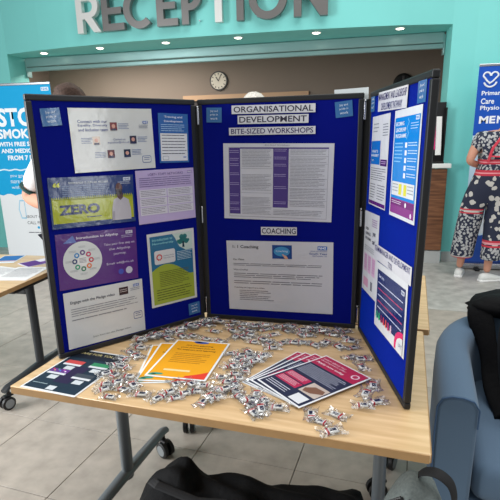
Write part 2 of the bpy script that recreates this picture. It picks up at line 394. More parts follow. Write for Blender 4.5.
make_table('oak topped table on castors carrying the blue display board', -.394, 1.544, R(-5.5), 1.278, .81, STEELGREY)
make_table('oak topped table behind the blue display board', -.277, 2.375, R(-6), 1.26, .815, DARKMET)
make_table('oak topped table at the left edge with leaflets on it', -2.43, 2.46, R(-.5), 1.26, .82, DARKMET)

# ================================================================== DISPLAY BOARD
board = thing('display_board', 'three panel folding blue display board with charcoal frame standing on the table', 'display board', (-.3, 1.8, TZ))
PAN = {}
def panel(key, a, b, delta, label):
    a = Vector((*a, TZ+.002)); b = Vector((*b, TZ+.002)); W = (b-a).length; s = (b-a).normalized()
    n0 = s.cross(Vector((0, 0, 1))); t = math.cos(delta)*Vector((0, 0, 1))-math.sin(delta)*n0; n = s.cross(t)
    PAN[key] = (a, s, t, n, W)
    M = Matrix.Translation(-board.location) @ frame_matrix(a, s, t, n)
    H = .9; f = .020
    p = MB().box((W/2, H/2, -.008), (W-.02, H-.02, .016)).build('fabric_panel', BLUEFAB, board, M=M); p['label'] = label
    for c, d in (((W/2, f/2, -.007), (W, f, .020)), ((W/2, H-f/2, -.007), (W, f, .020)), ((f/2, H/2, -.007), (f, H-2*f, .020)), ((W-f/2, H/2, -.007), (f, H-2*f, .020))):
        MB().box(c, d, bev=.004, seg=2).build('frame_bar', FRAME, p)
    return p
pL = panel('L', (-1.017, 1.404), (-.625, 1.890), 0, 'left wing of the blue display board')
pC = panel('C', (-.617, 1.8935), (.017, 1.8655), .004, 'centre panel of the blue display board')
pR = panel('R', (.028, 1.863), (.157, 1.277), .014, 'right wing of the blue display board')
for (x, y) in ((-.6165, 1.897), (.020, 1.874)):
    for zz in (.06, .45, .84):
        h = MB(); h.cyl((x, y, TZ+zz-.03), (x, y, TZ+zz+.03), .006, 10); h.ball((x, y, TZ+zz+.032), (.007, .007, .007), 8, 6)
        h.build('hinge', CHROME, board, M=Matrix.Translation(-board.location))
for (xa, ya), (xb, yb) in (((-.635, 1.905), (-.600, 1.918)), ((.002, 1.892), (.050, 1.880))):
    MB().box(((xa+xb)/2, (ya+yb)/2, TZ+.45), (.05, .004, .86), Matrix.Rotation(math.atan2(yb-ya, xb-xa), 3, 'Z')).build('gap_backing', BLACK, board, M=Matrix.Translation(-board.location))  # added black backing so the gaps between panels read dark
def on_panel(key, cx, cy, rot=0, off=.0022):
    a, s, t, n, W = PAN[key]
    if key == 'C': cx += .009
    return frame_matrix(a+s*cx+t*cy+n*off, s, t, n) @ Matrix.Rotation(R(rot), 4, 'Z')
NAVY, DGREY, LGREY, WH = (26, 40, 92), (58, 58, 64), (150, 150, 156), (232, 232, 228)

def sticker(key, cx, cy, rot, label, w=.062, h=.055):
    s = Sheet('sticker', label, 'sticker', on_panel(key, cx, cy, rot), w, h, ink(52, 104, 156), 'joy and pride stickers')
    for k, tx in enumerate(('Joy and', 'pride in', 'work')): s.text('lettering', tx, .5, .16+.24*k, .17, (214, 226, 236), align='c', layer=1)
sticker('L', .073, .831, 3.9, 'small blue sticker in the top corner of the left panel')
sticker('L', .572, .057, 1.8, 'small blue sticker in the bottom corner of the left panel', .055, .051)
sticker('C', .059, .841, -1.8, 'small blue sticker in the top left corner of the centre panel')
sticker('C', .555, .846, 5.5, 'small blue sticker in the top right corner of the centre panel')
sticker('R', .042, .859, 1.6, 'small blue sticker at the hinge side top of the right panel', .05)
sticker('R', .533, .856, .8, 'small blue sticker in the outer top corner of the right panel')

# --- left panel posters
p = Sheet('poster', 'white laminated diversity team poster with five small portraits', 'poster', on_panel('L', .282, .756, .4), .305, .211, ink(206, 208, 204), 'posters on the left panel')
for k, tx in enumerate(('Connect with our', 'Equality, Diversity', 'and Inclusion team')): p.text('heading', tx, .09, .18+.065*k, .048, (40, 60, 130), width=.34, bold=.012)
for (u, v, hr) in ((.46, .22, (120, 50, 46)), (.24, .44, (210, 190, 170)), (.69, .44, (60, 50, 60)), (.40, .66, (96, 40, 40)), (.60, .66, (30, 34, 48))):
    p.rect('photo', u, v, u+.085, v+.13, hr, 1); p.disc('portrait_face', u+.042, v+.06, .022, (206, 150, 128), 2, 14); p.rect('portrait_shoulders', u+.012, v+.10, u+.073, v+.13, (50, 46, 70), 3)
for (u, v) in ((.56, .24), (.11, .46), (.79, .46), (.25, .69), (.70, .67)): p.lines('text_lines', u, v, u+.13, v+.1, 4, (80, 100, 150))
p.text('lettering', 'Contact us', .56, .475, .034, (40, 60, 130), align='c'); p.text('lettering', 'equality@nhs.uk', .55, .525, .036, (40, 60, 130), width=.27, align='c')
p.nhs(.87, .20, .07); p.lines('text_lines', .82, .265, .94, .33, 3, (90, 100, 130))
p.round('badge', .83, .78, .95, .90, .02, (70, 96, 150), 1); p.round('badge_face', .836, .79, .944, .89, .016, (206, 208, 204), 2); p.lines('badge_lettering', .855, .81, .93, .87, 2, (60, 80, 140), layer=3)

p = Sheet('poster', 'narrow blue training poster with a white text panel', 'poster', on_panel('L', .522, .757, -1.5), .129, .181, ink(34, 92, 160), 'posters on the left panel')
p.text('heading', 'Training and', .5, .05, .05, (220, 230, 240), width=.6, align='c', bold=.01); p.text('heading', 'Development', .5, .135, .05, (220, 230, 240), width=.62, align='c', bold=.01)
p.lines('text_lines', .08, .22, .92, .38, 4, (150, 190, 226)); p.rect('text_panel', .05, .4, .95, .96, (214, 216, 218), 1)
for k in range(7): p.lines('text_lines', .09, .43+.062*k, .92, .43+.062*k+.05, 1, (66, 66, 80) if k % 2 == 0 else (110, 110, 120))
p.round('badge', .1, .86, .3, .94, .02, (120, 130, 150), 2); p.round('badge_face', .112, .867, .288, .933, .016, (214, 216, 218), 3); p.nhs(.8, .87, .1)

p = Sheet('poster', 'navy and lime poster reading ZERO with a man in a white shirt', 'poster', on_panel('L', .186, .55, -1.3), .304, .172, ink(30, 56, 108), 'posters on the left panel')
p.rect('lime_block', .02, .42, .98, .90, (164, 172, 34), 1)
zz = [(.02, .43)]
for k in range(40): zz += [(.02+.024*k, .43), (.02+.024*k+.004, .385), (.02+.024*k+.012, .385), (.02+.024*k+.016, .43)]
p.poly('fringe', zz[::-1] + [(.02, .45), (.97, .45)][::1], (164, 172, 34), 1)
p.text('lettering', 'ZERO', .09, .54, .2, NAVY, width=.47, bold=.045, layer=3)
p.text('quotation_mark', '“', .05, .1, .09, (190, 196, 40), width=.075, bold=.04)
p.text('heading', 'tolerance is not an excuse', .22, .085, .05, (206, 214, 216), width=.46)
p.lines('text_lines', .14, .17, .70, .40, 6, (96, 122, 160)); p.lines('text_lines', .40, .80, .58, .86, 1, NAVY)
p.nhs(.87, .05, .09, (210, 220, 230), (30, 60, 120)); p.lines('text_lines', .80, .14, .96, .2, 2, (190, 200, 215))
p.poly('portrait_shirt', [(.70, .93), (.71, .68), (.735, .50), (.79, .45), (.86, .45), (.925, .52), (.945, .72), (.945, .93)], (176, 172, 178), 4)
p.poly('portrait_neck', [(.775, .36), (.85, .36), (.855, .46), (.82, .52), (.785, .46)], (82, 56, 48), 5)
p.disc('portrait_face', .808, .27, .042, (96, 66, 56), 6, 20, ry=.064); p.poly('portrait_beard', [(.768, .29), (.848, .29), (.838, .385), (.808, .41), (.778, .385)], (44, 34, 34), 7)
p.poly('portrait_arm', [(.70, .93), (.715, .74), (.74, .74), (.735, .93)], (150, 146, 154), 5)

p = Sheet('poster', 'pale lilac staff networks poster with a grid of text boxes', 'poster', on_panel('L', .476, .544, -.2), .252, .200, ink(184, 168, 206), 'posters on the left panel')
p.text('heading', 'LGBT+ STAFF NETWORKS', .5, .06, .045, (84, 66, 120), width=.6, align='c'); p.lines('text_lines', .05, .14, .95, .33, 5, (110, 96, 140))
for r_ in range(3):
    for c_ in range(2):
        u, v = .04+.47*c_, .36+.165*r_; p.rect('text_box', u, v, u+.455, v+.15, (208, 206, 214), 1); p.lines('text_lines', u+.02, v+.02, u+.435, v+.14, 4, (120, 116, 130))
p.nhs(.88, .05, .08, (120, 100, 160))

p = Sheet('poster', 'purple allyship poster with a white ring of coloured figures', 'poster', on_panel('L', .182, .345, -1.9), .297, .198, ink(84, 42, 118), 'posters on the left panel')
p.poly('triangle_mark', [(.08, .17), (.2, .04), (.24, .17)], (92, 110, 176), 1)
p.disc('white_disc', .30, .51, .235, (206, 210, 208), 1, 40)
rc = [(196, 44, 60), (224, 120, 60), (56, 120, 90), (40, 150, 110), (40, 60, 110), (50, 130, 190), (90, 50, 120), (190, 40, 90)]
for k in range(8):
    a = 2*math.pi*k/8; u, v = .30+.10*math.cos(a), .51+.10*1.5*math.sin(a)
    p.disc('ring_figure', u, v, .031, rc[k], 2, 16); p.disc('ring_figure_centre', u, v, .015, (206, 210, 208), 3, 12)
    p.lines('text_lines', .30+.165*math.cos(a)-.045, .51+.2475*math.sin(a)-.02, .30+.165*math.cos(a)+.045, .51+.2475*math.sin(a)+.02, 2, (150, 156, 160), layer=3)
p.disc('ring_centre', .30, .51, .066, (226, 226, 224), 3); p.lines('text_lines', .255, .46, .345, .56, 4, (90, 90, 110), layer=4)
p.text('heading', 'Introduction to Allyship', .24, .07, .06, (222, 214, 230), width=.52, bold=.015)
for k, tx in enumerate(('Take your first step on', 'the Allyship', 'journey.')): p.text('lettering', tx, .77, .25+.095*k, .055, (214, 204, 224), align='c', width=(.40, .28, .17)[k])
p.text('lettering', 'Email: edi@nhs.uk', .77, .62, .05, (214, 204, 224), align='c', width=.36)
p.disc('badge', .77, .82, .035, (70, 80, 170), 1); p.disc('badge', .88, .81, .045, (190, 190, 206), 1); p.nhs(.86, .05, .09, (214, 214, 226), (84, 42, 118))
p.lines('text_lines', .8, .13, .95, .19, 2, (180, 170, 200))

p = Sheet('poster', 'white edged lime and blue neurodiversity poster with a tree', 'poster', on_panel('L', .482, .253, 0), .212, .299, ink(206, 208, 204), 'posters on the left panel')
p.rect('blue_field', .05, .04, .95, .97, (44, 106, 140), 1)
p.poly('lime_field', [(.05, .97), (.05, .62)] + [(.05+.9*k/10, .62-.19*math.sin(math.pi*min(1, .2+k/11))) for k in range(11)] + [(.95, .42), (.95, .97)], (150, 166, 54), 2)
p.poly('pale_corner', [(.52, .04), (.95, .04), (.95, .28), (.80, .285), (.66, .22), (.58, .1)], (188, 208, 196), 2)
p.text('heading', 'Introduction to', .1, .07, .035, (150, 220, 214), width=.42); p.text('heading', 'Neurodiversity', .1, .125, .035, (150, 220, 214), width=.44)
for du, dv, r_ in ((0, 0, .07), (-.07, .02, .05), (.07, .02, .05), (-.03, -.045, .05), (.04, -.045, .05), (-.11, .01, .03), (.11, .01, .03)): p.disc('tree_crown', .75+du, .14+dv, r_, (36, 120, 116), 3, 16)
p.poly('tree_trunk', [(.735, .16), (.765, .16), (.775, .24), (.725, .24)], (30, 60, 70), 4)
p.round('logo_card', .12, .235, .56, .42, .04, (206, 208, 206), 3)
for k in range(10):
    a = 2*math.pi*k/10; p.disc('logo_ray', .22+.05*math.cos(a), .325+.035*math.sin(a), .016, (196, 60, 60), 4, 8)
p.text('lettering', 'Leading Minds', .31, .305, .022, (60, 60, 110), width=.22, layer=4); p.text('lettering', 'Neurodiversity', .31, .335, .022, (60, 60, 110), width=.22, layer=4)
p.lines('text_lines', .6, .29, .93, .42, 6, (190, 214, 220), layer=4); p.lines('text_lines', .2, .53, .85, .75, 9, (84, 92, 40), layer=4); p.lines('text_lines', .12, .77, .9, .94, 5, (74, 82, 36), layer=4)

p = Sheet('poster', 'white sheet headed Engage with the Pledge video', 'poster', on_panel('L', .189, .131, -.8), .303, .212, ink(204, 206, 204), 'posters on the left panel')
p.text('heading', 'Engage with the Pledge video', .07, .16, .065, (70, 74, 84), width=.55, bold=.01)
p.rect('picture', .68, .09, .80, .23, (60, 44, 44), 1); p.lines('picture_lettering', .69, .13, .79, .2, 2, (190, 180, 176), layer=2); p.nhs(.87, .07, .08); p.lines('text_lines', .83, .14, .96, .2, 2, (110, 116, 130))
p.lines('text_lines', .07, .30, .94, .46, 4, (128, 130, 136)); p.lines('text_lines', .07, .49, .80, .55, 1, (128, 130, 136))
p.text('lettering', 'Scan here for the Pledge video', .30, .86, .035, (90, 92, 98), width=.5)
p.round('badge', .85, .60, .97, .74, .02, (76, 90, 140), 1); p.round('badge_face', .856, .612, .964, .728, .016, (204, 206, 204), 2); p.lines('badge_lettering', .875, .63, .95, .71, 2, (70, 80, 130), layer=3)

# --- centre panel
def strip(key, cx, cy, w, h, rot, lines_, label, col=(58, 54, 70), bold=.014, wd2=.72):
    s = Sheet('title_strip', label, 'title strip', on_panel(key, cx, cy, rot, .0045), w, h, ink(206, 206, 210), 'heading strips on the board')
    n = len(lines_)
    for k, tx in enumerate(lines_): s.text('lettering', tx, .5, .14/n+k/n+(.02 if n > 1 else 0), .70/n, col, width=.95 if k == 0 else wd2, align='c', bold=bold, layer=1)
strip('C', .292, .856, .321, .031, -.6, ['ORGANISATIONAL'], 'white heading strip reading ORGANISATIONAL')
strip('C', .291, .819, .273, .031, -.5, ['DEVELOPMENT'], 'white heading strip reading DEVELOPMENT')
strip('C', .286, .777, .335, .028, -.3, ['BITE-SIZED WORKSHOPS'], 'white heading strip reading BITE-SIZED WORKSHOPS', (70, 60, 96))
strip('C', .313, .392, .145, .032, .7, ['COACHING'], 'white heading strip reading COACHING', (52, 52, 66))
p = Sheet('poster', 'white workshop timetable sheet with purple columns', 'poster', on_panel('C', .306, .583, -1), .432, .295, ink(202, 202, 208), 'sheets on the centre panel')
p.text('heading', 'Bite-Sized Workshops', .5, .012, .022, (120, 118, 130), width=.22, align='c')
PUR = (70, 48, 122)
p.rect('table_border', .05, .05, .955, .965, (120, 120, 132), 1); p.rect('table_ground', .0525, .053, .9525, .961, (200, 200, 206), 2)
p.rect('purple_column', .055, .055, .16, .93, PUR, 3); p.rect('purple_column', .465, .055, .605, .83, PUR, 3); p.rect('purple_header', .16, .052, .955, .068, PUR, 3)
for k, v in enumerate((.09, .19, .26, .38, .51, .66, .77, .85)): p.lines('column_lettering', .06, v, .15, v+.045, 2, (160, 146, 190), layer=4)
for v in (.07, .17, .26, .39, .55, .75): p.lines('column_lettering', .475, v, .59, v+.045, 2, (160, 146, 190), layer=4)
for v0, v1, n in ((.08, .17, 5), (.18, .31, 7), (.40, .53, 7), (.54, .62, 4), (.70, .82, 7), (.83, .94, 6)): p.lines('text_lines', .175, v0, .45, v1, n, (134, 134, 142), layer=4)
for v0, v1, n in ((.08, .15, 4), (.18, .25, 4), (.27, .44, 9), (.45, .56, 6), (.58, .72, 7), (.74, .82, 4)): p.lines('text_lines', .62, v0, .94, v1, n, (130, 130, 138), layer=4)
p.lines('text_lines', .47, .86, .94, .94, 4, (130, 130, 138), layer=4)
for v in (.17, .32, .53, .64, .83): p.rect('rule_line', .165, v, .455, v+.003, (110, 110, 124), 4)
for v in (.16, .255, .445, .57, .73): p.rect('rule_line', .61, v, .95, v+.003, (110, 110, 124), 4)

p = Sheet('poster', 'white sheet headed 1: 1 Coaching on the centre panel', 'poster', on_panel('C', .313, .201, .8), .437, .297, ink(200, 200, 204), 'sheets on the centre panel')
p.text('heading', '1: 1 Coaching', .06, .06, .055, (60, 60, 66), width=.25, bold=.015)
p.rect('picture', .44, .05, .625, .24, (24, 66, 132), 1); p.disc('picture_oval', .53, .14, .075, (60, 140, 190), 2, ry=.045); p.text('picture_lettering', 'Coaching', .53, .118, .035, (214, 226, 236), width=.11, align='c', layer=3); p.poly('picture_finger', [(.53, .17), (.575, .2), (.59, .24), (.56, .24)], (214, 160, 130), 3)
p.nhs(.86, .055, .085); p.text('logo_caption', 'University Hospitals', .945, .115, .02, (70, 96, 160), width=.15, align='r'); p.text('logo_caption', 'South Tees', .945, .145, .026, (60, 86, 150), width=.16, align='r', bold=.01); p.text('logo_caption', 'NHS Foundation Trust', .945, .18, .018, (70, 96, 160), width=.13, align='r')
p.text('lettering', 'Our Vision', .06, .25, .026, (80, 80, 86), bold=.012); p.lines('text_lines', .06, .32, .93, .365, 2, (110, 110, 116))
p.text('lettering', 'What is Coaching?', .06, .40, .026, (80, 80, 86), bold=.012); p.lines('text_lines', .06, .46, .93, .54, 3, (110, 110, 116)); p.lines('text_lines', .06, .57, .95, .63, 2, (110, 110, 116))
p.text('lettering', 'Coaching can support you when:', .06, .66, .024, (80, 80, 86), width=.3, bold=.012); p.lines('text_lines', .11, .71, .45, .87, 6, (114, 114, 120), ragged=.5)
s = Sheet('paper_sheet', 'white paper sheet taped behind the top corner of the centre panel', 'paper', on_panel('C', .580, .85, 2, off=-.024), .122, .135, ink(226, 232, 232), thick=.001)

# --- right panel
strip('R', .276, .855, .303, .06, -.9, ['MANAGEMENT AND LEADERSHIP', 'DEVELOPMENT PATHWAY'], 'white two line heading strip at the top of the right panel', (50, 46, 110), .003)
p = Sheet('poster', 'white poster with a blue block and purple footer beside the hinge', 'poster', on_panel('R', .165, .666, 1.2), .212, .299, ink(214, 216, 220), 'posters on the right panel')
p.rect('blue_block', .02, .27, .56, .53, (20, 110, 196), 1); p.text('lettering', 'WHAT IS', .08, .37, .03, (220, 230, 240), width=.36, bold=.02); p.text('lettering', 'MANAGEMENT?', .05, .415, .03, (220, 230, 240), width=.46, bold=.02); p.text('lettering', 'WHY?', .08, .475, .022, (220, 230, 240))
p.rect('purple_tab', .60, .47, .96, .54, (84, 40, 110), 1); p.lines('tab_lettering', .64, .49, .92, .53, 2, (200, 180, 214))
p.lines('text_lines', .1, .08, .42, .2, 3, (150, 156, 164)); p.lines('text_lines', .66, .1, .95, .24, 5, (120, 126, 134)); p.lines('text_lines', .06, .57, .94, .72, 6, (112, 112, 120))
p.lines('text_lines', .06, .75, .4, .93, 6, (120, 120, 128)); p.lines('text_lines', .5, .75, .94, .93, 6, (120, 120, 128)); p.rect('purple_footer', .02, .945, .98, .985, (96, 40, 116), 1)
p = Sheet('poster', 'bright blue leadership programme poster with purple footer', 'poster', on_panel('R', .437, .67, 1.3), .232, .305, ink(214, 218, 222), 'posters on the right panel')
p.rect('blue_field', .04, .07, .96, .90, (18, 128, 208), 1); p.rect('purple_field', .04, .82, .96, .965, (132, 48, 128), 2)
for k, tx in enumerate(('BECOMING', 'LEADERSHIP', 'PROGRAMME')): p.text('heading', tx, .09, .11+.055*k, .036, (226, 236, 244), width=(.32, .40, .42)[k], bold=.02)
p.nhs(.82, .08, .11, (226, 236, 244), (20, 110, 190)); p.lines('text_lines', .66, .135, .94, .2, 3, (170, 210, 240))
for k in range(9): p.disc('figure_mark', .56+.03*math.sin(k*1.3), .1+.02*k, .018, (90, 170, 226), 2, 10)
for k in range(5): p.rect('timeline_mark', .50, .30+.068*k, .57, .345+.068*k, (226, 232, 238), 2); p.lines('text_lines', .61, .30+.068*k, .94, .345+.068*k, 2, (190, 220, 244))
p.lines('text_lines', .09, .30, .42, .50, 6, (120, 190, 234))
p.rect('table_box', .07, .66, .93, .79, (216, 220, 222), 3); p.rect('yellow_mark', .36, .675, .47, .775, (214, 208, 60), 4); p.rect('yellow_mark', .55, .675, .66, .775, (214, 208, 60), 4); p.lines('text_lines', .10, .68, .33, .77, 3, (150, 156, 160), layer=4); p.lines('text_lines', .69, .68, .91, .77, 3, (150, 156, 160), layer=4)
p.rect('magenta_bar', .06, .83, .94, .885, (112, 36, 110), 3); p.lines('text_lines', .1, .84, .5, .875, 2, (226, 206, 226), layer=4); p.disc('bar_mark', .66, .857, .03, (236, 226, 236), 4, 12); p.disc('corner_logo', .87, .935, .03, (226, 200, 226), 4, 12)
p = Sheet('poster', 'white poster with three pink boxes low beside the hinge', 'poster', on_panel('R', .126, .34, 2.4), .20, .297, ink(212, 214, 216), 'posters on the right panel')
for k, tx in enumerate(('OPEN', 'LEARNING', 'PROGRAMME')): p.text('heading', tx, .12, .19+.06*k, .035, (90, 92, 98), width=(.2, .36, .40)[k], bold=.015)
p.lines('text_lines', .55, .07, .92, .17, 4, (130, 60, 140)); p.text('lettering', 'you', .62, .22, .06, (60, 60, 70), bold=.01); p.text('lettering', 'can!', .62, .30, .06, (60, 60, 70), bold=.01)
for k in range(3): p.rect('pink_box', .1+.28*k, .52, .32+.28*k, .74, (216, 176, 204), 1); p.lines('text_lines', .12+.28*k, .54, .30+.28*k, .72, 6, (160, 110, 150))
p.lines('text_lines', .1, .42, .9, .49, 3, (130, 130, 138)); p.rect('pink_box', .1, .82, .45, .93, (214, 160, 184), 1); p.rect('grey_mark', .62, .82, .74, .93, (120, 120, 126), 1)
strip('R', .380, .377, .39, .052, 2.2, ['TEAM/MANAGER AND DEVELOPMENT', 'TOOL'], 'white heading strip across the middle of the right panel', (60, 56, 118), .003, .12)
p = Sheet('poster', 'white edged navy poster with coloured figures and a magenta corner', 'poster', on_panel('R', .393, .238, 3.2), .325, .222, ink(214, 216, 218), 'posters on the right panel')
p.rect('navy_field', .05, .10, .96, .84, (28, 44, 96), 1); p.text('lettering', 'Get into', .1, .16, .05, (200, 206, 226), width=.2, bold=.01); p.nhs(.84, .14, .09, (220, 226, 236), (28, 60, 120))
for k in range(5): p.lines('text_lines', .1+.0*k, .28+.095*k, .92, .33+.095*k, 1, (196, 200, 216) if k % 2 == 0 else (196, 74, 104), layer=3, ragged=.1)
for k, c_ in enumerate(((60, 170, 130), (70, 190, 120), (150, 60, 90), (220, 70, 80), (228, 90, 70), (200, 60, 110), (230, 190, 200))):
    p.disc('figure_head', .10+.082*k, .765, .018, c_, 3, 12); p.rect('figure_body', .078+.082*k, .79, .122+.082*k, .86, c_, 3)
p.poly('magenta_corner', [(.96, .68)] + [(.96-.24*math.sin(R(a)), .90-.22*math.cos(R(a))) for a in range(0, 91, 10)] + [(.72, .98), (.96, .98)], (214, 40, 104), 4)
p.poly('white_corner', [(.96, .76)] + [(.96-.18*math.sin(R(a)), .91-.15*math.cos(R(a))) for a in range(0, 91, 10)] + [(.78, .98), (.96, .98)], (214, 216, 218), 5); p.text('lettering', 'UHT', .9, .85, .05, (40, 60, 120), align='c', layer=6)

# ================================================================== LEAFLETS ON THE TABLE
def flat(cx, cy, rot, z=TZ): return Matrix.Translation((cx, cy, z)) @ Matrix.Rotation(R(rot), 4, 'Z')
p = Sheet('leaflet', 'dark teal leaflet with four cards lying at the left front of the table', 'leaflet', flat(-.905, 1.338, -8, TZ+.0012), .215, .30, paper(226, 228, 228), 'leaflets on the front table', mk=paper)
p.rect('dark_field', .03, .03, .97, .97, (26, 46, 62), 1); p.rect('dark_header', .03, .03, .97, .22, (22, 30, 44), 2); p.rect('purple_patch', .36, .42, .64, .80, (40, 34, 66), 2)
p.text('heading', 'CARE FOR YOU', .08, .07, .05, (214, 200, 140), width=.7, layer=3)
for u, v, c_ in ((.10, .30, (190, 70, 70)), (.58, .28, (50, 130, 90)), (.06, .53, (96, 50, 130)), (.56, .56, (60, 70, 80))):
    p.rect('picture', u, v, u+.34, v+.08, c_, 3); p.rect('caption_strip', u, v+.08, u+.34, v+.12, (206, 210, 214), 3); p.rect('card', u+.12, v+.14, u+.28, v+.22, (196, 202, 206), 3)
for k in range(6): p.disc('picture_dot', .09+.05*k, .545+.03*(k % 2), .016, ((220, 60, 80), (230, 170, 60), (60, 180, 120), (60, 140, 220), (220, 90, 190), (240, 240, 240))[k], 4, 10)
p.rect('card', .42, .88, .56, .96, (200, 206, 210), 4); p.lines('text_lines', .08, .86, .36, .9, 1, (150, 170, 176), layer=4)
def yellow(cx, cy, rot, z, lb):
    p = Sheet('leaflet', lb, 'leaflet', flat(cx, cy, rot, z), .212, .298, paper(232, 236, 236), 'yellow leaflets', mk=paper)
    p.rect('yellow_field', .035, .025, .965, .975, (226, 158, 26), 1)
    p.disc('blue_blob', .5, .05, .13, (52, 84, 160), 2, 18, ry=.045); p.disc('blue_blob', .42, .035, .08, (52, 84, 160), 2, 16, ry=.03)
    p.poly('red_blob', [(.965, .975), (.965, .80), (.85, .86), (.74, .90), (.64, .93), (.62, .975)], (214, 62, 44), 2)
    p.disc('green_blob', .17, .93, .10, (60, 150, 130), 2, 18, ry=.035); p.disc('green_blob', .1, .95, .065, (60, 150, 130), 2, 16, ry=.03)
    for k, (tx, wd) in enumerate((('Are you planning', .5), ('your journey? Join us', .62), ('for support and learning', .7))): p.text('heading', tx, .5, .13+.065*k, .04, (64, 48, 20), width=wd, align='c', bold=.015)
    p.lines('text_lines', .18, .38, .82, .66, 6, (170, 116, 24)); p.rect('caption_strip', .22, .80, .66, .84, (226, 208, 150), 2)
yellow(-.605, 1.455, 12, TZ+.0015, 'yellow leaflet at the bottom of the yellow pile, mostly covered')
yellow(-.590, 1.460, 6, TZ+.0045, 'middle yellow leaflet showing a white left edge in the pile')
yellow(-.552, 1.480, -1, TZ+.0075, 'top yellow leaflet with blue, green and red blobs')
def magenta(cx, cy, rot, z, lb):
    p = Sheet('leaflet', lb, 'leaflet', flat(cx, cy, rot, z), .21, .297, paper(228, 230, 232), 'navy and magenta leaflets', mk=paper)
    p.rect('navy_field', .03, .02, .97, .98, (34, 40, 66), 1); p.rect('magenta_block', .03, .02, .97, .26, (170, 34, 74), 2)
    p.text('heading', 'Learn about our', .08, .06, .035, (226, 206, 214), width=.5, layer=3); p.text('heading', 'development offer', .08, .11, .035, (226, 206, 214), width=.56, layer=3); p.text('heading', 'Apply now today', .08, .17, .045, (236, 226, 230), width=.6, bold=.015, layer=3)
    p.disc('logo_ring', .84, .13, .07, (226, 190, 204), 3, 18); p.disc('logo_ring_centre', .84, .13, .045, (170, 34, 74), 4, 18)
    p.lines('text_lines', .08, .30, .92, .52, 8, (186, 190, 204), layer=3)
    for k in range(2): p.rect('magenta_box', .07, .56+.125*k, .55, .67+.125*k, (176, 38, 78), 2); p.lines('text_lines', .1, .575+.125*k, .5, .655+.125*k, 4, (226, 196, 206), layer=3)
    p.rect('photo', .60, .56, .95, .78, (190, 176, 164), 2); p.poly('photo_hands', [(.62, .70), (.72, .61), (.9, .60), (.94, .66), (.80, .74), (.66, .76)], (120, 84, 66), 3)
    p.lines('text_lines', .08, .85, .55, .95, 3, (200, 204, 214), layer=3); p.rect('white_square', .68, .82, .92, .96, (214, 216, 218), 3)
# the pile is fanned; its sheets lie with the heading towards the board's right wing
magenta(-.172, 1.432, -30, TZ+.0015, 'lowest navy and magenta leaflet fanned out at the left of its pile')
magenta(-.155, 1.422, -34, TZ+.0045, 'second navy and magenta leaflet of the fanned pile')
magenta(-.135, 1.412, -39, TZ+.0075, 'third navy and magenta leaflet under the top one')
magenta(-.109, 1.399, -44, TZ+.0105, 'top navy and magenta leaflet of the fanned pile')

# leaflets on the left table
s = Sheet('paper_sheet', 'white paper on the left table near its end', 'paper', flat(-1.94, 2.43, 8, TZ+.0015), .21, .297, paper(226, 226, 224), mk=paper); s.lines('text_lines', .1, .1, .9, .8, 14, (170, 170, 174))
s = Sheet('paper_sheet', 'white paper overlapped at the far left of the left table', 'paper', flat(-2.12, 2.40, -12, TZ+.0012), .21, .297, paper(222, 222, 220), mk=paper); s.lines('text_lines', .1, .1, .9, .8, 14, (170, 170, 174))
s = Sheet('leaflet', 'purple edged leaflet near the back corner of the left table', 'leaflet', flat(-2.01, 2.69, -30, TZ+.0018), .15, .21, paper(222, 218, 226), mk=paper); s.rect('purple_field', .05, .45, .95, .95, (90, 48, 128), 1); s.rect('purple_field', .5, .05, .95, .45, (110, 70, 146), 1)
s = Sheet('leaflet', 'blue leaflet at the back of the left table', 'leaflet', flat(-2.27, 2.74, 15, TZ+.0015), .148, .21, paper(214, 222, 228), mk=paper); s.rect('blue_field', .05, .04, .95, .7, (44, 104, 166), 1); s.rect('red_bar', .05, .74, .95, .8, (180, 60, 60), 1)

# ================================================================== WRAPPED MINTS
film = bpy.data.materials.new('clear_film'); film.use_nodes = True; nt = film.node_tree; nt.nodes.remove(nt.nodes['Principled BSDF'])
tr = nt.nodes.new('ShaderNodeBsdfTransparent'); tr.inputs[0].default_value = (.96, .97, .97, 1); gl = nt.nodes.new('ShaderNodeBsdfGlossy'); gl.inputs['Roughness'].default_value = .08
lw = nt.nodes.new('ShaderNodeLayerWeight'); lw.inputs[0].default_value = .35; mp_ = nt.nodes.new('ShaderNodeMapRange'); mp_.inputs[3].default_value = .09; mp_.inputs[4].default_value = .55
mx = nt.nodes.new('ShaderNodeMixShader'); nt.links.new(lw.outputs['Fresnel'], mp_.inputs[0]); nt.links.new(mp_.outputs[0], mx.inputs[0]); nt.links.new(tr.outputs[0], mx.inputs[1]); nt.links.new(gl.outputs[0], mx.inputs[2])
nt.links.new(mx.outputs[0], nt.nodes['Material Output'].inputs[0])
MINTW, REDP, NAVYP = paper(228, 228, 226), paper(186, 40, 44), paper(36, 42, 70)
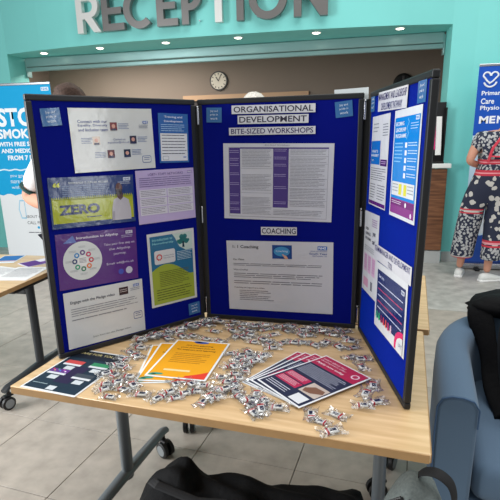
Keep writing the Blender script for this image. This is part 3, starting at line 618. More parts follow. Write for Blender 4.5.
def mint_meshes(seed):
    rnd = random.Random(seed); L, Wd = .062, .046; nx, ny = 10, 7; V, Fc = [], []
    def hgt(u, v): return (max(0, 1-abs(2*u-1)**2.2)*max(0, 1-abs(2*v-1)**2.4))**.6
    for side in (1, -1):
        for i in range(nx+1):
            for j in range(ny+1):
                u, v = i/nx, j/ny; edge = i in (0, nx) or j in (0, ny)
                cx_ = (u-.5)*L*(1+.08*math.sin(9*v+seed)); cy_ = (v-.5)*Wd*(1-.25*math.sin(math.pi*u)+.10*rnd.uniform(-1, 1)*(0 if edge else 1))
                zt = .0058 + side*.0054*hgt(u, v) + (0 if edge else rnd.uniform(-.0022, .0022)) + (.0035*math.sin(14*v+seed)*abs(2*u-1)**3)
                V.append((cx_, cy_, max(.0004, zt)))
    n1 = (nx+1)*(ny+1)
    for s_i in (0, 1):
        for i in range(nx):
            for j in range(ny):
                a = s_i*n1+i*(ny+1)+j; q = (a, a+ny+1, a+ny+2, a+1); Fc.append(q if s_i == 0 else q[::-1])
    me = bpy.data.meshes.new('wrapper'); me.from_pydata(V, [], Fc); me.materials.append(film)
    return me
wr = [mint_meshes(k) for k in range(4)]
mint_me = autosmooth(MB().box((0, 0, .0056), (.029, .017, .0045), bev=.0015).build('tmp', MINTW)).data
red_me = MB().box((-.0105, 0, .0057), (.005, .0174, .0052)).mesh('red_end', REDP); txt_me = MB().box((.003, .001, .0081), (.015, .009, .0009)).mesh('dark_print', NAVYP)
bpy.data.objects.remove(bpy.data.objects['tmp'])
CANDY = [(-0.79, 1.33), (-0.76, 1.32), (-0.76, 1.38), (-0.71, 1.32), (-0.69, 1.24), (-0.76, 1.26), (-0.75, 1.23), (-0.71, 1.19), (-0.62, 1.22), (-0.56, 1.21), (-0.54, 1.25), (-0.51, 1.22), (-0.54, 1.3), (-0.49, 1.31), (-0.49, 1.25), (-0.46, 1.27), (-0.44, 1.29), (-0.42, 1.21), (-0.4, 1.23), (-0.38, 1.23), (-0.39, 1.29), (-0.37, 1.28), (-0.34, 1.29), (-0.32, 1.26), (-0.41, 1.37), (-0.38, 1.34), (-0.4, 1.45), (-0.37, 1.4), (-0.35, 1.47), (-0.42, 1.55), (-0.38, 1.54), (-0.36, 1.57), (-0.32, 1.51), (-0.28, 1.22), (-0.27, 1.27), (-0.26, 1.18), (-0.83, 1.61), (-0.79, 1.59), (-0.8, 1.67), (-0.76, 1.66), (-0.76, 1.71), (-0.72, 1.69), (-0.72, 1.75), (-0.7, 1.74), (-0.7, 1.81), (-0.67, 1.78), (-0.65, 1.81), (-0.62, 1.75), (-0.63, 1.85), (-0.6, 1.85), (-0.58, 1.8), (-0.56, 1.86), (-0.54, 1.86), (-0.7, 1.64), (-0.65, 1.67), (-0.61, 1.68), (-0.55, 1.66), (-0.54, 1.74), (-0.49, 1.65), (-0.49, 1.82), (-0.47, 1.76), (-0.44, 1.79), (-0.4, 1.77), (-0.38, 1.79), (-0.41, 1.7), (-0.36, 1.66), (-0.44, 1.7), (-0.79, 1.44), (-0.79, 1.5), (-0.75, 1.47), (-0.73, 1.28), (-0.67, 1.27), (-0.79, 1.4), (-0.77, 1.54), (-0.76, 1.62), (-0.48, 1.83), (-0.43, 1.85), (-0.38, 1.8), (-0.34, 1.79), (-0.39, 1.73), (-0.33, 1.69), (-0.3, 1.74), (-0.3, 1.87), (-0.25, 1.79), (-0.23, 1.86), (-0.19, 1.85), (-0.15, 1.87), (-0.1, 1.87), (-0.19, 1.76), (-0.16, 1.76), (-0.11, 1.79), (-0.07, 1.78), (-0.02, 1.76), (-0.0, 1.73), (-0.18, 1.69), (-0.13, 1.67), (-0.09, 1.7), (-0.04, 1.67), (-0.21, 1.68), (-0.25, 1.67), (-0.28, 1.62), (-0.3, 1.56), (-0.35, 1.53), (-0.3, 1.52), (-0.38, 1.5), (-0.38, 1.43), (-0.34, 1.43), (-0.35, 1.37), (-0.32, 1.48), (0.01, 1.67), (0.0, 1.59), (0.04, 1.58), (0.07, 1.51), (0.09, 1.4), (0.05, 1.33), (0.08, 1.3), (0.04, 1.26), (-0.03, 1.21), (-0.1, 1.2), (-0.07, 1.17), (-0.04, 1.13), (-0.24, 1.19), (-0.28, 1.23), (-0.24, 1.24), (-0.2, 1.22), (-0.35, 1.33), (-0.34, 1.88), (-0.26, 1.92), (-0.14, 1.94), (-0.05, 1.86), (-0.02, 1.84), (-0.3, 1.66)]
def mint(x, y, z, rz, tilt, k, label, group):
    t = thing('wrapped_mint', label, 'sweet', (x, y, z), 0, group); t.rotation_euler = (tilt[0], tilt[1], rz)
    sc = random.uniform(.95, 1.25); t.scale = (sc, sc, sc)
    link('wrapper', wr[k % 4], t); b = link('mint', mint_me, t); link('red_end', red_me, b); link('dark_print', txt_me, b)
placed = []
aL, sL, tL, nL, WL = PAN['L']; aR, sR, tR, nR, WR = PAN['R']; aC, sC, tC, nC, WC = PAN['C']
for k, (x, y) in enumerate(CANDY):
    v = Vector((x, y, TZ))
    for a, s, n in ((aL, sL, nL), (aC, sC, nC), (aR, sR, nR)):      # keep clear of the board
        d = (v-a).dot(n); 
        if d < .046 and -.05 < (v-a).dot(s) < .67: v += n*(.047-d+.02*random.random())
    x, y = v.x, v.y
    near = sum(1 for q in placed if (q[0]-x)**2+(q[1]-y)**2 < .03**2)
    on_leaf = (-.68 < x < -.44 and 1.32 < y < 1.62) or (-.30 < x < .06 and 1.24 < y < 1.58)
    z = TZ+.0008+.011*min(near, 3) + (.0085 if on_leaf and near == 0 else 0)
    placed.append((x, y))
    if y > 1.56: lb, gp = 'clear wrapped mint in the heap along the foot of the display board', 'mints heaped by the board'
    elif x < -.6: lb, gp = 'clear wrapped mint beside the dark teal leaflet', 'mints beside the dark leaflet'
    elif x > -.12: lb, gp = 'clear wrapped mint around the right side of the magenta leaflets', 'mints right of the magenta leaflets'
    else: lb, gp = 'clear wrapped mint scattered between the yellow and magenta leaflets', 'mints between the leaflet piles'
    if (x, y) == CANDY[k] == (-.04, 1.13): lb = 'clear wrapped mint lying nearest the front edge of the table'
    mint(x, y, z, random.uniform(-math.pi, math.pi) if random.random() < .4 else random.uniform(-.9, .9), (random.uniform(-.16, .16)*min(near, 1), random.uniform(-.16, .16)*min(near, 1)), k, lb, gp)

# ================================================================== ROLL UP BANNERS
def banner(label, x, y, rz, W, H):
    t = thing('roll_up_banner', label, 'banner', (x, y, 0), rz)
    autosmooth(MB().box((0, .0, .045), (W+.04, .16, .07), bev=.02).build('base_cassette', CHROME, t))
    for q in (-W*.32, W*.32): MB().box((q, 0, .012), (.05, .30, .02), bev=.005).build('foot', BLACK, t)
    MB().cyl((0, .05, .08), (0, .03, H), .010, 10).build('pole', CHROME, t)
    MB().box((0, .0, H-.005), (W, .022, .028), bev=.006).build('top_rail', CHROME, t)
    return t
class Ban(Sheet):
    def __init__(s, t, W, H, z0, m):
        s.w, s.h, s.th, s.mk = W, H, .002, paper
        s.o = MB().box((0, 0, -.001), (W, H, .002)).build('print_sheet', m, t, M=Matrix.Translation((0, -.006, z0+H/2)) @ Matrix.Rotation(R(90), 4, 'X'))
t = banner('light blue roll up banner about stopping smoking behind the left table', -3.70, 5.0, R(4), .80, 2.115)
b = Ban(t, .80, 2.03, .08, paper(226, 230, 232)); CY = (0, 160, 214)
H_ = 2.03
def vz(z): return (2.11-z)/H_
wave = [(u/16, vz(.905)+.006*math.sin(u*1.9)) for u in range(17)]
b.poly('blue_field', [(0, 0), (1, 0)] + wave[::-1], CY, 1)
b.poly('wave_line', [(u/24, vz(1.195)+.003*math.sin(u*1.5)) for u in range(25)] + [(u/24, vz(1.18)+.003*math.sin(u*1.5)) for u in range(24, -1, -1)], (220, 238, 246), 2)
for tx, z1, z0, wd in (('STOP', 1.865, 1.665, .70), ('SMOKING', 1.64, 1.535, .76), ('WITH FREE SUPPORT', 1.50, 1.45, .80), ('AND MEDICATION', 1.425, 1.376, .74), ('FROM 7 DAYS', 1.35, 1.295, .56)):
    b.text('lettering', tx, .50, vz(z1), (z1-z0)/H_, (240, 244, 246), width=wd, align='c', bold=.035, layer=3)
for k, tx in enumerate(('you are three times', 'more likely to quit', 'with our support')):
    u = .21
    for wd_ in tx.split():
        L_ = len(wd_)*.034; b.text('lettering', wd_, u, vz(1.13-.062*k), .034/H_, (228, 240, 246), width=L_, layer=3); u += L_+.025
b.nhs(.86, vz(2.07), .11, (230, 240, 246), (0, 120, 190), 3); b.lines('text_lines', .04, vz(1.99), .22, vz(1.93), 2, (220, 236, 244), layer=3)
b.text('lettering', 'ABOUT QUITTING', .60, vz(.66), .018, (60, 64, 70), width=.5, align='c', layer=3); b.text('lettering', 'CALL FREEFONE', .60, vz(.59), .018, (60, 64, 70), width=.44, align='c', layer=3)
for k in range(3): b.disc('icon_dot', .55+.055*k, vz(.515), .02, CY, 3, 12)
b.lines('text_lines', .38, vz(.46), .86, vz(.43), 1, (90, 94, 100), layer=3)
b.poly('bottle_outline', [(.30, vz(.84)), (.38, vz(.84)), (.38, vz(.62)), (.30, vz(.62)), (.27, vz(.73))], (150, 200, 224), 3); b.poly('bottle_inside', [(.31, vz(.825)), (.37, vz(.825)), (.37, vz(.635)), (.31, vz(.635)), (.285, vz(.73))], (226, 230, 232), 4)

t = banner('royal blue roll up banner beside the teal pillar with white heart logo', 1.625, 5.73, 0, .86, 2.16)
b = Ban(t, .86, 2.08, .07, paper(196, 222, 240)); H_ = 2.08
def vz(z): return (2.13-z)/H_
RB = (26, 84, 186)
b.rect('blue_field', 0, 0, 1, vz(1.44), RB, 1)
b.poly('blue_wave', [(0, 1), (1, 1), (1, vz(.75)), (.75, vz(.62)), (.45, vz(.42)), (.2, vz(.36)), (0, vz(.40))], (40, 78, 160), 1); b.poly('white_wave', [(0, vz(.42)), (.2, vz(.38)), (.45, vz(.44)), (.75, vz(.64)), (1, vz(.77)), (1, vz(.95)), (.7, vz(.80)), (.4, vz(.58)), (0, vz(.55))], (220, 226, 232), 1)
# heart made of two loops
hl = MB()
for sx in (-1, 1):
    pts = [(sx*.002+sx*.035*(1-math.cos(R(a)))*1.0, 0, .035*math.sin(R(a))) for a in range(0, 200, 20)]
    pts += [(sx*.02, 0, -.055), (-sx*.012, 0, -.075)] if sx > 0 else [(sx*.03, 0, -.05), (0, 0, -.075)]
    hl.tube([(q[0]+.12-.43, -.010, q[2]+2.050) for q in pts], .0085, 8)
hl.tube([(-.31+.062*math.cos(R(a)), -.010, 2.005+.062*math.sin(R(a))) for a in range(195, 350, 15)], .0085, 8)
ho = hl.build('heart_logo', paper(240, 244, 248), t)
for k, (tx, wd) in enumerate((('Primary', .25), ('Care', .15), ('Physio', .215))): b.text('lettering', tx, .055, vz(1.885-.073*k), .056/H_, (240, 244, 248), width=wd, bold=.02, layer=3)
for k, (tx, wd) in enumerate((('M', .105), ('E', .068), ('N', .088))): b.text('lettering', tx, (.055, .172, .257)[k], vz(1.635), .075/H_, (244, 246, 250), width=wd, bold=.035, layer=3)

# ================================================================== PEOPLE
SKIN = mat('skin', (206, 150, 126), .55, spec=.3)
def hand(parent, palm, d, side, m=SKIN):
    """palm centre, d = finger direction; five separate bent fingers"""
    d = Vector(d).normalized(); s = d.cross(Vector((0, 0, 1))); s = s.normalized() if s.length > .1 else Vector((1, 0, 0)); n = s.cross(d); p = Vector(palm)
    h = MB(); h.ball(p, (.018, .040, .046), 12, 8, Matrix((n, s, d)).transposed())
    for k, L in enumerate((.070, .080, .074, .058)):
        b0 = p + s*(-.028+.0187*k) + d*.035
        h.tube([b0, b0+d*L*.45+n*.004, b0+d*L*.78-n*.010, b0+d*L-n*.026], [.009, .009, .008, .006], 8)
    b0 = p - s*.030*side - d*.012
    h.tube([b0, b0-s*side*.03+d*.02, b0-s*side*.036+d*.052-n*.012], [.012, .010, .008], 8)
    h.build('hand', m, parent, smooth=True)
def person(label, loc, rz, H, top, trou, hair_m, J_over=None, hair='short', top_name='tunic', sleeve=.5):
    t = thing('person', label, 'person', loc, rz); k = H/1.75
    J = dict(pelvis=(0, 0, .96, .145, .105), waist=(0, 0, 1.12, .13, .095), chest=(0, .0, 1.32, .155, .11), neckb=(0, .005, 1.465, .065), neck=(0, 0, 1.53, .052),
             jaw=(0, -.022, 1.585, .06, .072), head=(0, -.005, 1.655, .076, .092), crown=(0, .005, 1.715, .058, .07), nose=(0, -.108, 1.632, .011),
             shl=(.17, 0, 1.415, .06), ell=(.235, .03, 1.14, .043), wrl=(.22, -.12, .95, .03), shr=(-.17, 0, 1.415, .06), elr=(-.235, .03, 1.14, .043), wrr=(-.22, -.12, .95, .03),
             hpl=(.085, 0, .88, .095), knl=(.095, 0, .50, .062), anl=(.095, .02, .09, .04), hpr=(-.085, 0, .88, .095), knr=(-.095, 0, .50, .062), anr=(-.095, .02, .09, .04))
    if J_over: J.update(J_over)
    J = {a: tuple(x*k for x in v) for a, v in J.items()}
    E = [('pelvis', 'waist'), ('waist', 'chest'), ('chest', 'neckb'), ('neckb', 'neck'), ('neck', 'jaw'), ('jaw', 'head'), ('head', 'crown'), ('head', 'nose'), ('chest', 'shl'), ('shl', 'ell'), ('ell', 'wrl'), ('chest', 'shr'), ('shr', 'elr'), ('elr', 'wrr'),
         ('pelvis', 'hpl'), ('hpl', 'knl'), ('knl', 'anl'), ('pelvis', 'hpr'), ('hpr', 'knr'), ('knr', 'anr')]
    skin('body', J, E, SKIN, t, 'pelvis')
    def grow(v, g): return v[:3] + (v[3]+g,) + ((v[4]+g,) if len(v) > 4 else ())
    def lerp(a, b, f): return tuple(a[i]*(1-f)+b[i]*f for i in range(3)) + (a[3]*(1-f)+b[3]*f,)
    T_ = {a: grow(J[a], .018) for a in ('pelvis', 'waist', 'chest', 'neckb', 'shl', 'shr')}
    T_['pelvis'] = (T_['pelvis'][0], T_['pelvis'][1], T_['pelvis'][2]-.08*k, T_['pelvis'][3], T_['pelvis'][4]); T_['neckb'] = (J['neckb'][0], J['neckb'][1], J['neckb'][2], J['neckb'][3]+.02)
    for s in 'lr':
        T_['cu'+s] = grow(lerp(J['sh'+s], J['el'+s], sleeve), .024)
    skin(top_name, T_, [('pelvis', 'waist'), ('waist', 'chest'), ('chest', 'neckb'), ('chest', 'shl'), ('shl', 'cul'), ('chest', 'shr'), ('shr', 'cur')], top, t, 'pelvis')
    Q = {a: grow(J[a], .022) for a in ('pelvis', 'hpl', 'hpr', 'knl', 'knr', 'anl', 'anr')}
    skin('trousers', Q, [('pelvis', 'hpl'), ('hpl', 'knl'), ('knl', 'anl'), ('pelvis', 'hpr'), ('hpr', 'knr'), ('knr', 'anr')], trou, t, 'pelvis')
    for s in 'lr':
        a = J['an'+s]; sh = MB(); x, y = a[0], a[1]
        sh.loft([[(x+wd*math.cos(q), y+yy+ln*0, max(.0, h0+hh*math.sin(q))) for q in [2*math.pi*i/12 for i in range(12)]] for yy, wd, h0, hh in ((.05, .02, .03, .03), (.04, .036, .045, .045), (-.04, .042, .045, .045), (-.12, .046, .032, .032), (-.18, .036, .025, .025), (-.2, .014, .018, .016)) for ln in (1,)])
        sh.build('shoe', BLACK, t, smooth=True)
        wv = Vector(J['wr'+s][:3]); ev = Vector(J['el'+s][:3]); hand(t, wv+(wv-ev).normalized()*.055, wv-ev, 1 if s == 'l' else -1)
    # hair: cap over the skull, leaving the face free
    hd = Vector(J['head'][:3]); hb = MB(); nseg = 22
    bm = hb.bm; r_ = bmesh.ops.create_uvsphere(bm, u_segments=28, v_segments=18, radius=1)['verts']
    for v in r_:
        c = v.co.copy(); q = c.copy(); 
        face = max(0, -c.y-.35)*max(0, .62-c.z)
        nz = noise.noise(c*5)*.05 + noise.noise(c*13)*.03
        s_h = 1+nz-(.30 if face > 0 else 0)
        low = -.55 if hair == 'short' else -1.5
        v.co = Vector((hd.x+c.x*.094*k*s_h, hd.y+.012*k+c.y*.115*k*s_h, hd.z+.022*k+max(c.z, low)*.105*k*s_h))
    hb.build('hair', hair_m, t, smooth=True)
    for sx in (-1, 1):
        e = MB(); e.ball(hd+Vector((sx*.031*k, -.086*k, .008*k)), (.013, .009, .009), 10, 8); eo = e.build('eye', WHITE, t, smooth=True)
        MB().ball(hd+Vector((sx*.031*k, -.0935*k, .008*k)), (.005, .003, .005), 8, 6).build('iris', BLACK, eo)
        MB().ball(hd+Vector((sx*.083*k, .005*k, 0)), (.010, .020, .030), 10, 8).build('ear', SKIN, t, smooth=True)
    MB().ball(hd+Vector((0, -.090*k, -.052*k)), (.022, .006, .006), 10, 6).build('mouth', mat('lips', (170, 96, 90), .5), t)
    return t, J
BROWNH = mat('brown_hair', (74, 54, 44), .75, bump=(140, .9, .006), var=(90, .45))
GREYH = mat('white_hair', (214, 208, 198), .6, bump=(160, .9, .004), var=(110, .3))
TUNIC = mat('white_tunic', (222, 222, 222), .8, bump=(30, .15, .004)); NAVYC = mat('navy_trousers', (28, 32, 48), .8)
# person behind the left panel, arm out over the table end
t, J = person('brown haired person in a white short sleeved tunic behind the left panel', (-1.615, 2.62, 0), R(0), 1.775, TUNIC, NAVYC, BROWNH,
              dict(shr=(-.175, .0, 1.405, .058), elr=(-.36, .02, 1.14, .052), wrr=(-.09, -.15, 1.115, .036)), sleeve=.86)
sl = Vector(J['shr'][:3]).lerp(Vector(J['elr'][:3]), .80); dd = (Vector(J['elr'][:3])-Vector(J['shr'][:3])).normalized()
MB().tube([sl-dd*.004, sl+dd*.004], .0745, 24).build('sleeve_trim', mat('green_trim', (36, 70, 66), .7), t)
person('white haired person in dark clothes behind the centre panel', (-.68, 3.30, 0), R(190), 1.745, mat('dark_top', (44, 46, 56), .8), NAVYC, GREYH)

# woman in the printed jumpsuit
def print_mat():
    m = bpy.data.materials.new('floral_print'); m.use_nodes = True; nt = m.node_tree; b = nt.nodes['Principled BSDF']; N = nt.nodes.new; Lk = nt.links.new
    tc = N('ShaderNodeTexCoord'); sp = N('ShaderNodeSeparateXYZ'); Lk(tc.outputs['Object'], sp.inputs[0])
    def vor(scale, thr):
        v = N('ShaderNodeTexVoronoi'); v.inputs['Scale'].default_value = scale; nz = N('ShaderNodeTexNoise'); nz.inputs['Scale'].default_value = scale*1.6
        Lk(tc.outputs['Object'], v.inputs['Vector']); Lk(tc.outputs['Object'], nz.inputs['Vector'])
        a = N('ShaderNodeMath'); a.operation = 'MULTIPLY_ADD'; a.inputs[1].default_value = .55; Lk(nz.outputs['Fac'], a.inputs[0]); Lk(v.outputs['Distance'], a.inputs[2])
        c = N('ShaderNodeMath'); c.operation = 'LESS_THAN'; c.inputs[1].default_value = thr; Lk(a.outputs[0], c.inputs[0]); return c.outputs[0]
    def mixc(f, A, B):
        mm = N('ShaderNodeMix'); mm.data_type = 'RGBA'; Lk(f, mm.inputs[0])
        for i, q in ((6, A), (7, B)):
            if isinstance(q, tuple): mm.inputs[i].default_value = lin(q)
            else: Lk(q, mm.inputs[i])
        return mm.outputs[2]
    def rng(a, b_):          # 1 inside a<z<b
        g = N('ShaderNodeMath'); g.operation = 'GREATER_THAN'; Lk(sp.outputs[2], g.inputs[0]); g.inputs[1].default_value = a
        l = N('ShaderNodeMath'); l.operation = 'LESS_THAN'; Lk(sp.outputs[2], l.inputs[0]); l.inputs[1].default_value = b_
        mu = N('ShaderNodeMath'); mu.operation = 'MULTIPLY'; Lk(g.outputs[0], mu.inputs[0]); Lk(l.outputs[0], mu.inputs[1]); return mu.outputs[0]
    def op(o_, a, b_):
        q = N('ShaderNodeMath'); q.operation = o_; Lk(a, q.inputs[0])
        if isinstance(b_, float): q.inputs[1].default_value = b_
        else: Lk(b_, q.inputs[1])
        return q.outputs[0]
    NV, PALEP, RED, PK = (34, 40, 62), (196, 192, 186), (196, 52, 70), (226, 150, 158)
    big = mixc(vor(13, .62), NV, PALEP); small = mixc(vor(36, .76), NV, (178, 178, 178))
    left = op('LESS_THAN', sp.outputs[0], -.01); right = op('GREATER_THAN', sp.outputs[0], -.01)
    dense = op('MAXIMUM', op('MAXIMUM', op('MULTIPLY', rng(.0, .70), left), op('MULTIPLY', rng(0, .37), right)), op('MAXIMUM', rng(1.22, 1.7), rng(1.13, 1.19)))
    col = mixc(dense, big, small)
    for z0, z1, c_, side in ((.70, .715, RED, left), (.725, .735, PALEP, left), (.735, .75, RED, left), (.37, .39, RED, right), (.40, .42, PK, right), (.42, .44, RED, right), (.0, .235, RED, left), (.235, .245, PALEP, left),
                             (1.19, 1.205, RED, None), (1.205, 1.215, PK, None), (1.215, 1.235, RED, None), (1.08, 1.10, RED, None), (1.10, 1.112, PK, None), (1.112, 1.135, RED, None)):
        f = rng(z0, z1)
        if side is not None: f = op('MULTIPLY', f, side)
        col = mixc(f, col, c_)
    Lk(col, b.inputs['Base Color']); b.inputs['Roughness'].default_value = .8; return m
FLOR = print_mat()
t = thing('person', 'person in a navy floral jumpsuit with red bands before the royal blue banner', 'person', (1.27, 5.28, 0))
J = dict(pelvis=(.02, 0, .96, .155, .12), waist=(.04, 0, 1.13, .135, .10), chest=(.065, 0, 1.34, .155, .115), neckb=(.11, -.01, 1.49, .06), neck=(.15, -.02, 1.55, .05), jaw=(.20, -.05, 1.60, .058, .07), head=(.23, -.045, 1.68, .076, .09), crown=(.25, -.03, 1.735, .058, .07), nose=(.235, .06, 1.66, .011),
         shr=(-.10, 0, 1.44, .058), elr=(-.185, -.03, 1.21, .042), wrr=(-.03, .10, 1.16, .03), shl=(.23, 0, 1.44, .058), ell=(.31, -.03, 1.2, .042), wrl=(.24, .10, 1.14, .03),
         hpr=(-.06, .02, .88, .10), knr=(-.12, .06, .50, .06), anr=(-.155, .10, .09, .036), hpl=(.11, 0, .88, .10), knl=(.11, -.04, .50, .06), anl=(.075, -.08, .09, .036))
E = [('pelvis', 'waist'), ('waist', 'chest'), ('chest', 'neckb'), ('neckb', 'neck'), ('neck', 'jaw'), ('jaw', 'head'), ('head', 'crown'), ('head', 'nose'), ('chest', 'shl'), ('shl', 'ell'), ('ell', 'wrl'), ('chest', 'shr'), ('shr', 'elr'), ('elr', 'wrr'),
     ('pelvis', 'hpl'), ('hpl', 'knl'), ('knl', 'anl'), ('pelvis', 'hpr'), ('hpr', 'knr'), ('knr', 'anr')]
skin('body', J, E, SKIN, t, 'pelvis')
T_ = dict(pelvis=(.02, 0, .97, .185, .145), waist=(.04, 0, 1.14, .158, .12), chest=(.065, 0, 1.34, .175, .132), neckb=(.10, -.005, 1.475, .085), shr=(-.10, 0, 1.43, .082), cur=(-.14, -.012, 1.30, .082), shl=(.23, 0, 1.43, .082), cul=(.27, -.012, 1.30, .082),
          hpr=(-.075, .02, .85, .14), knr=(-.125, .05, .52, .125), hmr=(-.150, .085, .24, .125), hnr=(-.150, .085, .215, .125), hpl=(.125, 0, .85, .145), knl=(.12, -.04, .52, .115), hml=(.095, -.075, .25, .105), hnl=(.095, -.075, .225, .105))
skin('jumpsuit', T_, [('pelvis', 'waist'), ('waist', 'chest'), ('chest', 'neckb'), ('chest', 'shr'), ('shr', 'cur'), ('chest', 'shl'), ('shl', 'cul'), ('pelvis', 'hpr'), ('hpr', 'knr'), ('knr', 'hmr'), ('hmr', 'hnr'), ('pelvis', 'hpl'), ('hpl', 'knl'), ('knl', 'hml'), ('hml', 'hnl')], FLOR, t, 'pelvis')
REDT = mat('red_trim', (200, 56, 74), .8)
def strap(pts, wd, nm='red_trim'): MB().tube(pts, [(wd, .004)]*len(pts), 10, flat=(1, 0, 0)).build(nm, REDT, t)
strap([(.09, -.10, 1.475), (.045, -.145, 1.42), (-.005, -.155, 1.35), (-.03, -.155, 1.26), (-.035, -.15, 1.21)], .013)
strap([(.16, -.10, 1.45), (.19, -.145, 1.40), (.20, -.155, 1.33), (.19, -.155, 1.27)], .013)
strap([(-.02, -.152, 1.268), (.08, -.162, 1.262), (.19, -.15, 1.272)], .012)
WSHOE = mat('white_trainer', (226, 228, 224), .6)
for a, ang in (('anr', R(163)), ('anl', R(112))):
    x, y, z_ = J[a][:3]; sh = MB()
    rings = []
    for yy, wd, h in ((.075, .022, .06), (.06, .038, .085), (.0, .042, .095), (-.07, .045, .075), (-.13, .046, .055), (-.175, .036, .042), (-.195, .014, .03)):
        rings.append([(wd*math.cos(q), yy, max(.004, h/2+h/2*math.sin(q))) for q in [2*math.pi*i/14 for i in range(14)]])
    sh.loft(rings); so = sh.build('trainer', WSHOE, t, smooth=True, M=Matrix.Translation((x, y, 0)) @ Matrix.Rotation(ang, 4, 'Z'))
    sl_ = MB(); sl_.loft([[(wd*math.cos(q), yy, .012+.012*(1 if math.sin(q) > 0 else -1)*min(1, abs(math.sin(q))*3)) for q in [2*math.pi*i/14 for i in range(14)]] for yy, wd in ((.085, .024), (.066, .043), (0, .045), (-.07, .048), (-.13, .05), (-.18, .040), (-.205, .016))]); sl_.build('sole', WHITE, so, smooth=True)
hd = Vector(J['head'][:3]); h = MB(); h.ball(hd+Vector((.005, -.012, .02)), (.095, .105, .105), 20, 14, Matrix.Rotation(R(12), 3, 'Y')); h.build('hair', mat('dark_hair', (52, 40, 36), .7, bump=(120, .8, .004)), t, smooth=True)
MB().ball(hd+Vector((.0, .06, -.02)), (.066, .055, .085), 16, 12).build('face', SKIN, t, smooth=True)
for sx in (-1, 1): MB().ball(hd+Vector((sx*.028, .112, .0)), (.011, .006, .007), 8, 6).build('eye', BLACK, t)
for s, sd in (('l', 1), ('r', -1)):
    wv = Vector(J['wr'+s][:3]); ev = Vector(J['el'+s][:3]); hand(t, wv+(wv-ev).normalized()*.05, wv-ev, sd)

# wheeled stool by the banner
t = thing('swivel_stool', 'black wheeled stool base at the right edge behind the jumpsuit wearer', 'stool', (1.85, 5.33, 0))
MB().cyl((0, 0, .09), (0, 0, .46), .025, 14).build('gas_column', BLACK, t)
autosmooth(MB().tube([(0, 0, .45), (0, 0, .47), (0, 0, .53), (0, 0, .55)], [.14, .17, .17, .14], 32).build('seat', mat('black_vinyl', (24, 24, 28), .4), t))
for k in range(5):
    a = R(180+18+72*k); x, y = .25*math.cos(a), .25*math.sin(a)
    MB().tube([(0, 0, .11), (x, y, .085)], [.024, .016], 10).build('base_arm', BLACK, t)
    c = MB().cyl((x, y, .05), (x, y, .09), .01, 8).build('castor', BLACK, t)
    MB().tube([(x-.022, y, .034), (x-.016, y, .034), (x+.016, y, .034), (x+.022, y, .034)], [.028, .034, .034, .028], 18).build('castor_wheel', BLACK, c)

# ================================================================== ARMCHAIR
CHAIRB = mat('blue_upholstery', (88, 110, 132), .8, bump=(500, .25, .001), sheen=.15, spec=.25)
t = thing('armchair', 'blue upholstered tub armchair at the right beside the table', 'armchair', (.706, 1.822, 0), R(-7.5))
def upath(hw, d0, rad, n=12):        # U-shaped plan path open to -y
    pts = [(-hw, -d0), (-hw, -d0*.5), (-hw, -.05)]
    pts += [(-hw+rad-rad*math.cos(R(a)), .05+rad*1.05*math.sin(R(a))) for a in range(0, 91, 9)]
    return pts + [(-x, y) for x, y in pts[::-1]]
cx_path = upath(.315, .40, .30)
rings = []
Np = len(cx_path)
for i, (x, y) in enumerate(cx_path):
    a = cx_path[max(0, i-1)]; b_ = cx_path[min(Np-1, i+1)]; tv = Vector((b_[0]-a[0], b_[1]-a[1], 0)).normalized(); nv = Vector((-tv.y, tv.x, 0))  # outward-left
    f = i/(Np-1); zt = .68+.045*math.sin(math.pi*f)**2
    prof = []
    for (o_, z_) in ((-.060, .10), (-.062, zt-.10), (-.062, zt-.035), (-.045, zt-.008), (-.015, zt), (.02, zt), (.048, zt-.010), (.062, zt-.04), (.064, zt-.12), (.062, .30), (.058, .10)):
        prof.append(Vector((x, y, z_))+nv*o_)
    rings.append(prof)
sh = MB(); sh.loft(rings); sho = autosmooth(sh.build('shell', CHAIRB, t), 60)
bv = sho.modifiers.new('bevel', 'BEVEL'); bv.width = .012; bv.segments = 3; bv.limit_method = 'ANGLE'; bv.angle_limit = R(60)
PIPE = mat('blue_piping', (58, 86, 118), .8)
for i in (0, Np-1):
    MB().tube([p + Vector((0, -.001, 0)) for p in rings[i][1:-1]], .0028, 8).build('piping', PIPE, sho)
autosmooth(MB().box((0, -.055, .365), (.50, .66, .15), bev=.045, seg=4).build('seat_cushion', CHAIRB, t), 60)
autosmooth(MB().box((0, -.06, .20), (.515, .64, .17), bev=.015).build('seat_base', CHAIRB, t))
for x in (-.28, .28):
    for y in (-.33, .22): MB().tube([(x, y, 0), (x, y, .11)], [.016, .022], 12).build('leg', BLACK, t)

# black backpack on the armchair
CLOTH = mat('black_nylon', (11, 11, 13), .8, bump=(45, .5, .006), spec=.2)
CLOTH2 = mat('black_webbing', (20, 20, 23), .8, bump=(300, .3, .002))
t = thing('backpack', 'black backpack slumped on the blue armchair seat', 'backpack', (.775, 1.825, .447), R(-10))
def blob(c, d, p=3.0, seg=24, rg=16, rot=None, wob=.04, sd=0):
    m = MB(); vs_ = bmesh.ops.create_uvsphere(m.bm, u_segments=seg, v_segments=rg, radius=1)['verts']
    for v in vs_:
        q = v.co; L = (abs(q.x)**p+abs(q.y)**p+abs(q.z)**p)**(1/p); q = q/L; q = q*(1+wob*noise.noise(q*2.2+Vector((sd, sd, sd)))*2)
        q = Vector((q.x*d[0], q.y*d[1], q.z*d[2])); v.co = Vector(c) + (rot@q if rot else q)
    return m
tilt = Matrix.Rotation(R(-14), 3, 'X')
blob((0, .03, .205), (.175, .10, .215), 3.2, rot=tilt, sd=1).build('main_compartment', CLOTH, t, smooth=True)
pk = blob((0, -.075, .13), (.145, .055, .125), 3.2, rot=tilt, sd=4).build('front_pocket', CLOTH, t, smooth=True)
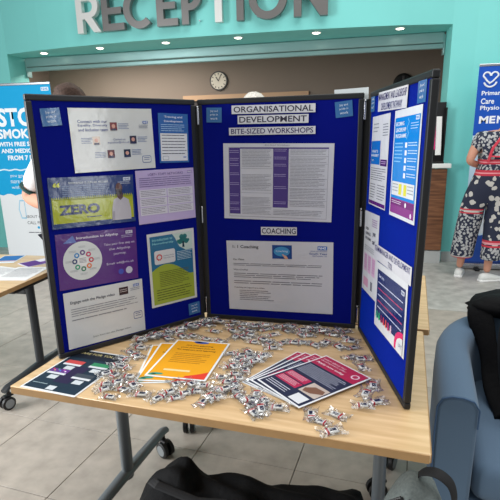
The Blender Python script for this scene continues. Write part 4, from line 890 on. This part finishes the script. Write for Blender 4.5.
MB().tube([(-.13, -.118, .2), (0, -.132, .21), (.13, -.118, .2)], .004, 6).build('zip', CLOTH2, pk)
MB().tube([(-.05, .05, .42), (-.03, .05, .455), (.03, .05, .455), (.05, .05, .42)], .009, 8).build('grab_handle', CLOTH2, t)
MB().tube(smooth([(-.10, .07, .41), (-.185, .04, .395), (-.215, -.02, .30), (-.205, -.07, .18), (-.185, -.12, .09), (-.16, -.17, .03)]), (.026, .007), 10, flat=(0, 1, 0)).build('shoulder_strap', CLOTH2, t, smooth=True)
MB().tube([(.12, .06, .40), (.19, .03, .375), (.215, -.02, .30), (.205, -.07, .18)], [(.030, .008)]*4, 10, flat=(0, 1, 0)).build('shoulder_strap', CLOTH2, t, smooth=True)
# black jacket on the chair back
t = thing('jacket', 'black jacket bunched over the back of the blue armchair', 'jacket', (.735, 2.11, .745))
blob((0.0, 0.02, .03), (.25, .10, .055), 2.4, rot=Matrix.Rotation(R(6), 3, 'Z'), wob=.10, sd=9).build('body_cloth', CLOTH, t, smooth=True)
MB().tube(smooth([(-.14, .04, .055), (-.20, .0, .052), (-.215, -.05, .02), (-.19, -.10, -.08), (-.165, -.17, -.19), (-.16, -.27, -.275), (-.15, -.34, -.285)]), [(.043+.006*math.sin(.55*i), .013+.004*math.sin(.4*i+1)) for i in range(37)], 14, flat=(1, .3, 0)).build('sleeve', CLOTH, t, smooth=True)

# ================================================================== BAGS ON THE FLOOR
# black bag slumped under the front of the table
def heap(nx=56, ny=26):
    V, Fc = [], []
    ridge = [(-.80, .08), (-.75, .19), (-.70, .255), (-.63, .312), (-.585, .318), (-.53, .262), (-.44, .262), (-.35, .262), (-.28, .235), (-.12, .236), (.03, .24), (.06, .22), (.09, .10)]
    def rz(x):
        for (a, za), (b, zb) in zip(ridge, ridge[1:]):
            if a <= x <= b: return za+(zb-za)*(x-a)/(b-a)
        return .1
    for i in range(nx+1):
        for j in range(ny+1):
            u, v = i/nx, j/ny; x = -.80+.89*u; s = 2*v-1
            prof = max(0, 1-abs(s)**2.6)**.55
            y = 1.44+.19*s*(1-.15*math.sin(5*u))
            fold = .018*noise.noise(Vector((x*9, y*14, 2)))+.010*math.sin(24*x+9*s+3*noise.noise(Vector((x*4, s, 0))))
            z = rz(x)*prof + fold*prof if j not in (0, ny) else 0
            V.append((x, y, max(.001, z)))
    for i in range(nx):
        for j in range(ny):
            a = i*(ny+1)+j; Fc.append((a, a+ny+1, a+ny+2, a+1))
    per = [i*(ny+1) for i in range(nx+1)] + [nx*(ny+1)+j for j in range(1, ny+1)] + [i*(ny+1)+ny for i in range(nx-1, -1, -1)] + [j for j in range(ny-1, 0, -1)]
    base = len(V); V += [(V[k][0], V[k][1], .0005) for k in per]
    for k in range(len(per)): Fc.append((per[(k+1) % len(per)], per[k], base+k, base+(k+1) % len(per)))
    Fc.append([base+k for k in range(len(per))])
    me = bpy.data.meshes.new('bag_cloth'); me.from_pydata(V, [], Fc); me.materials.append(CLOTH)
    bm = bmesh.new(); bm.from_mesh(me); bmesh.ops.recalc_face_normals(bm, faces=bm.faces[:]); bm.to_mesh(me); bm.free()
    for p_ in me.polygons: p_.use_smooth = True
    return me
t = thing('holdall', 'black fabric bag slumped on the floor under the table front', 'bag', (0, 0, 0))
link('bag_cloth', heap(), t)
MB().tube([(-.70, 1.40, .27), (-.66, 1.36, .29), (-.5, 1.33, .27), (-.40, 1.34, .27)], [(.016, .004)]*4, 8, flat=(0, 1, 0)).build('strap', CLOTH2, t)
# grey rucksack standing at the table's right front corner
GREYB = mat('grey_marl_fabric', (104, 112, 110), .85, bump=(220, .4, .002), var=(120, .18))
t = thing('rucksack', 'grey marl rucksack with black strap on the floor beside the armchair', 'rucksack', (.170, 1.20, .0), R(-12))
blob((0, 0, .285), (.092, .10, .285), 2.8, rot=Matrix.Rotation(R(6), 3, 'Y'), sd=3).build('main_compartment', GREYB, t, smooth=True)
pk = blob((-.015, -.085, .18), (.08, .045, .16), 2.8, sd=6).build('front_pocket', GREYB, t, smooth=True)
for k, dx in enumerate((-.012, .012)):
    MB().tube([(-.088+dx, -.045, .40), (-.055+dx, -.055, .50), (.0+dx, -.06, .545), (.06+dx, -.07, .50), (.088+dx*.5, -.07, .38)], .005, 8).build('zip', BLACK, t)
MB().tube(smooth([(.02, .02, .565), (.04, .0, .60), (.075, -.02, .618), (.11, -.02, .59), (.12, -.01, .52), (.095, -.005, .44)]), (.015, .003), 10, flat=(0, 1, 0)).build('strap', CLOTH2, t, smooth=True)
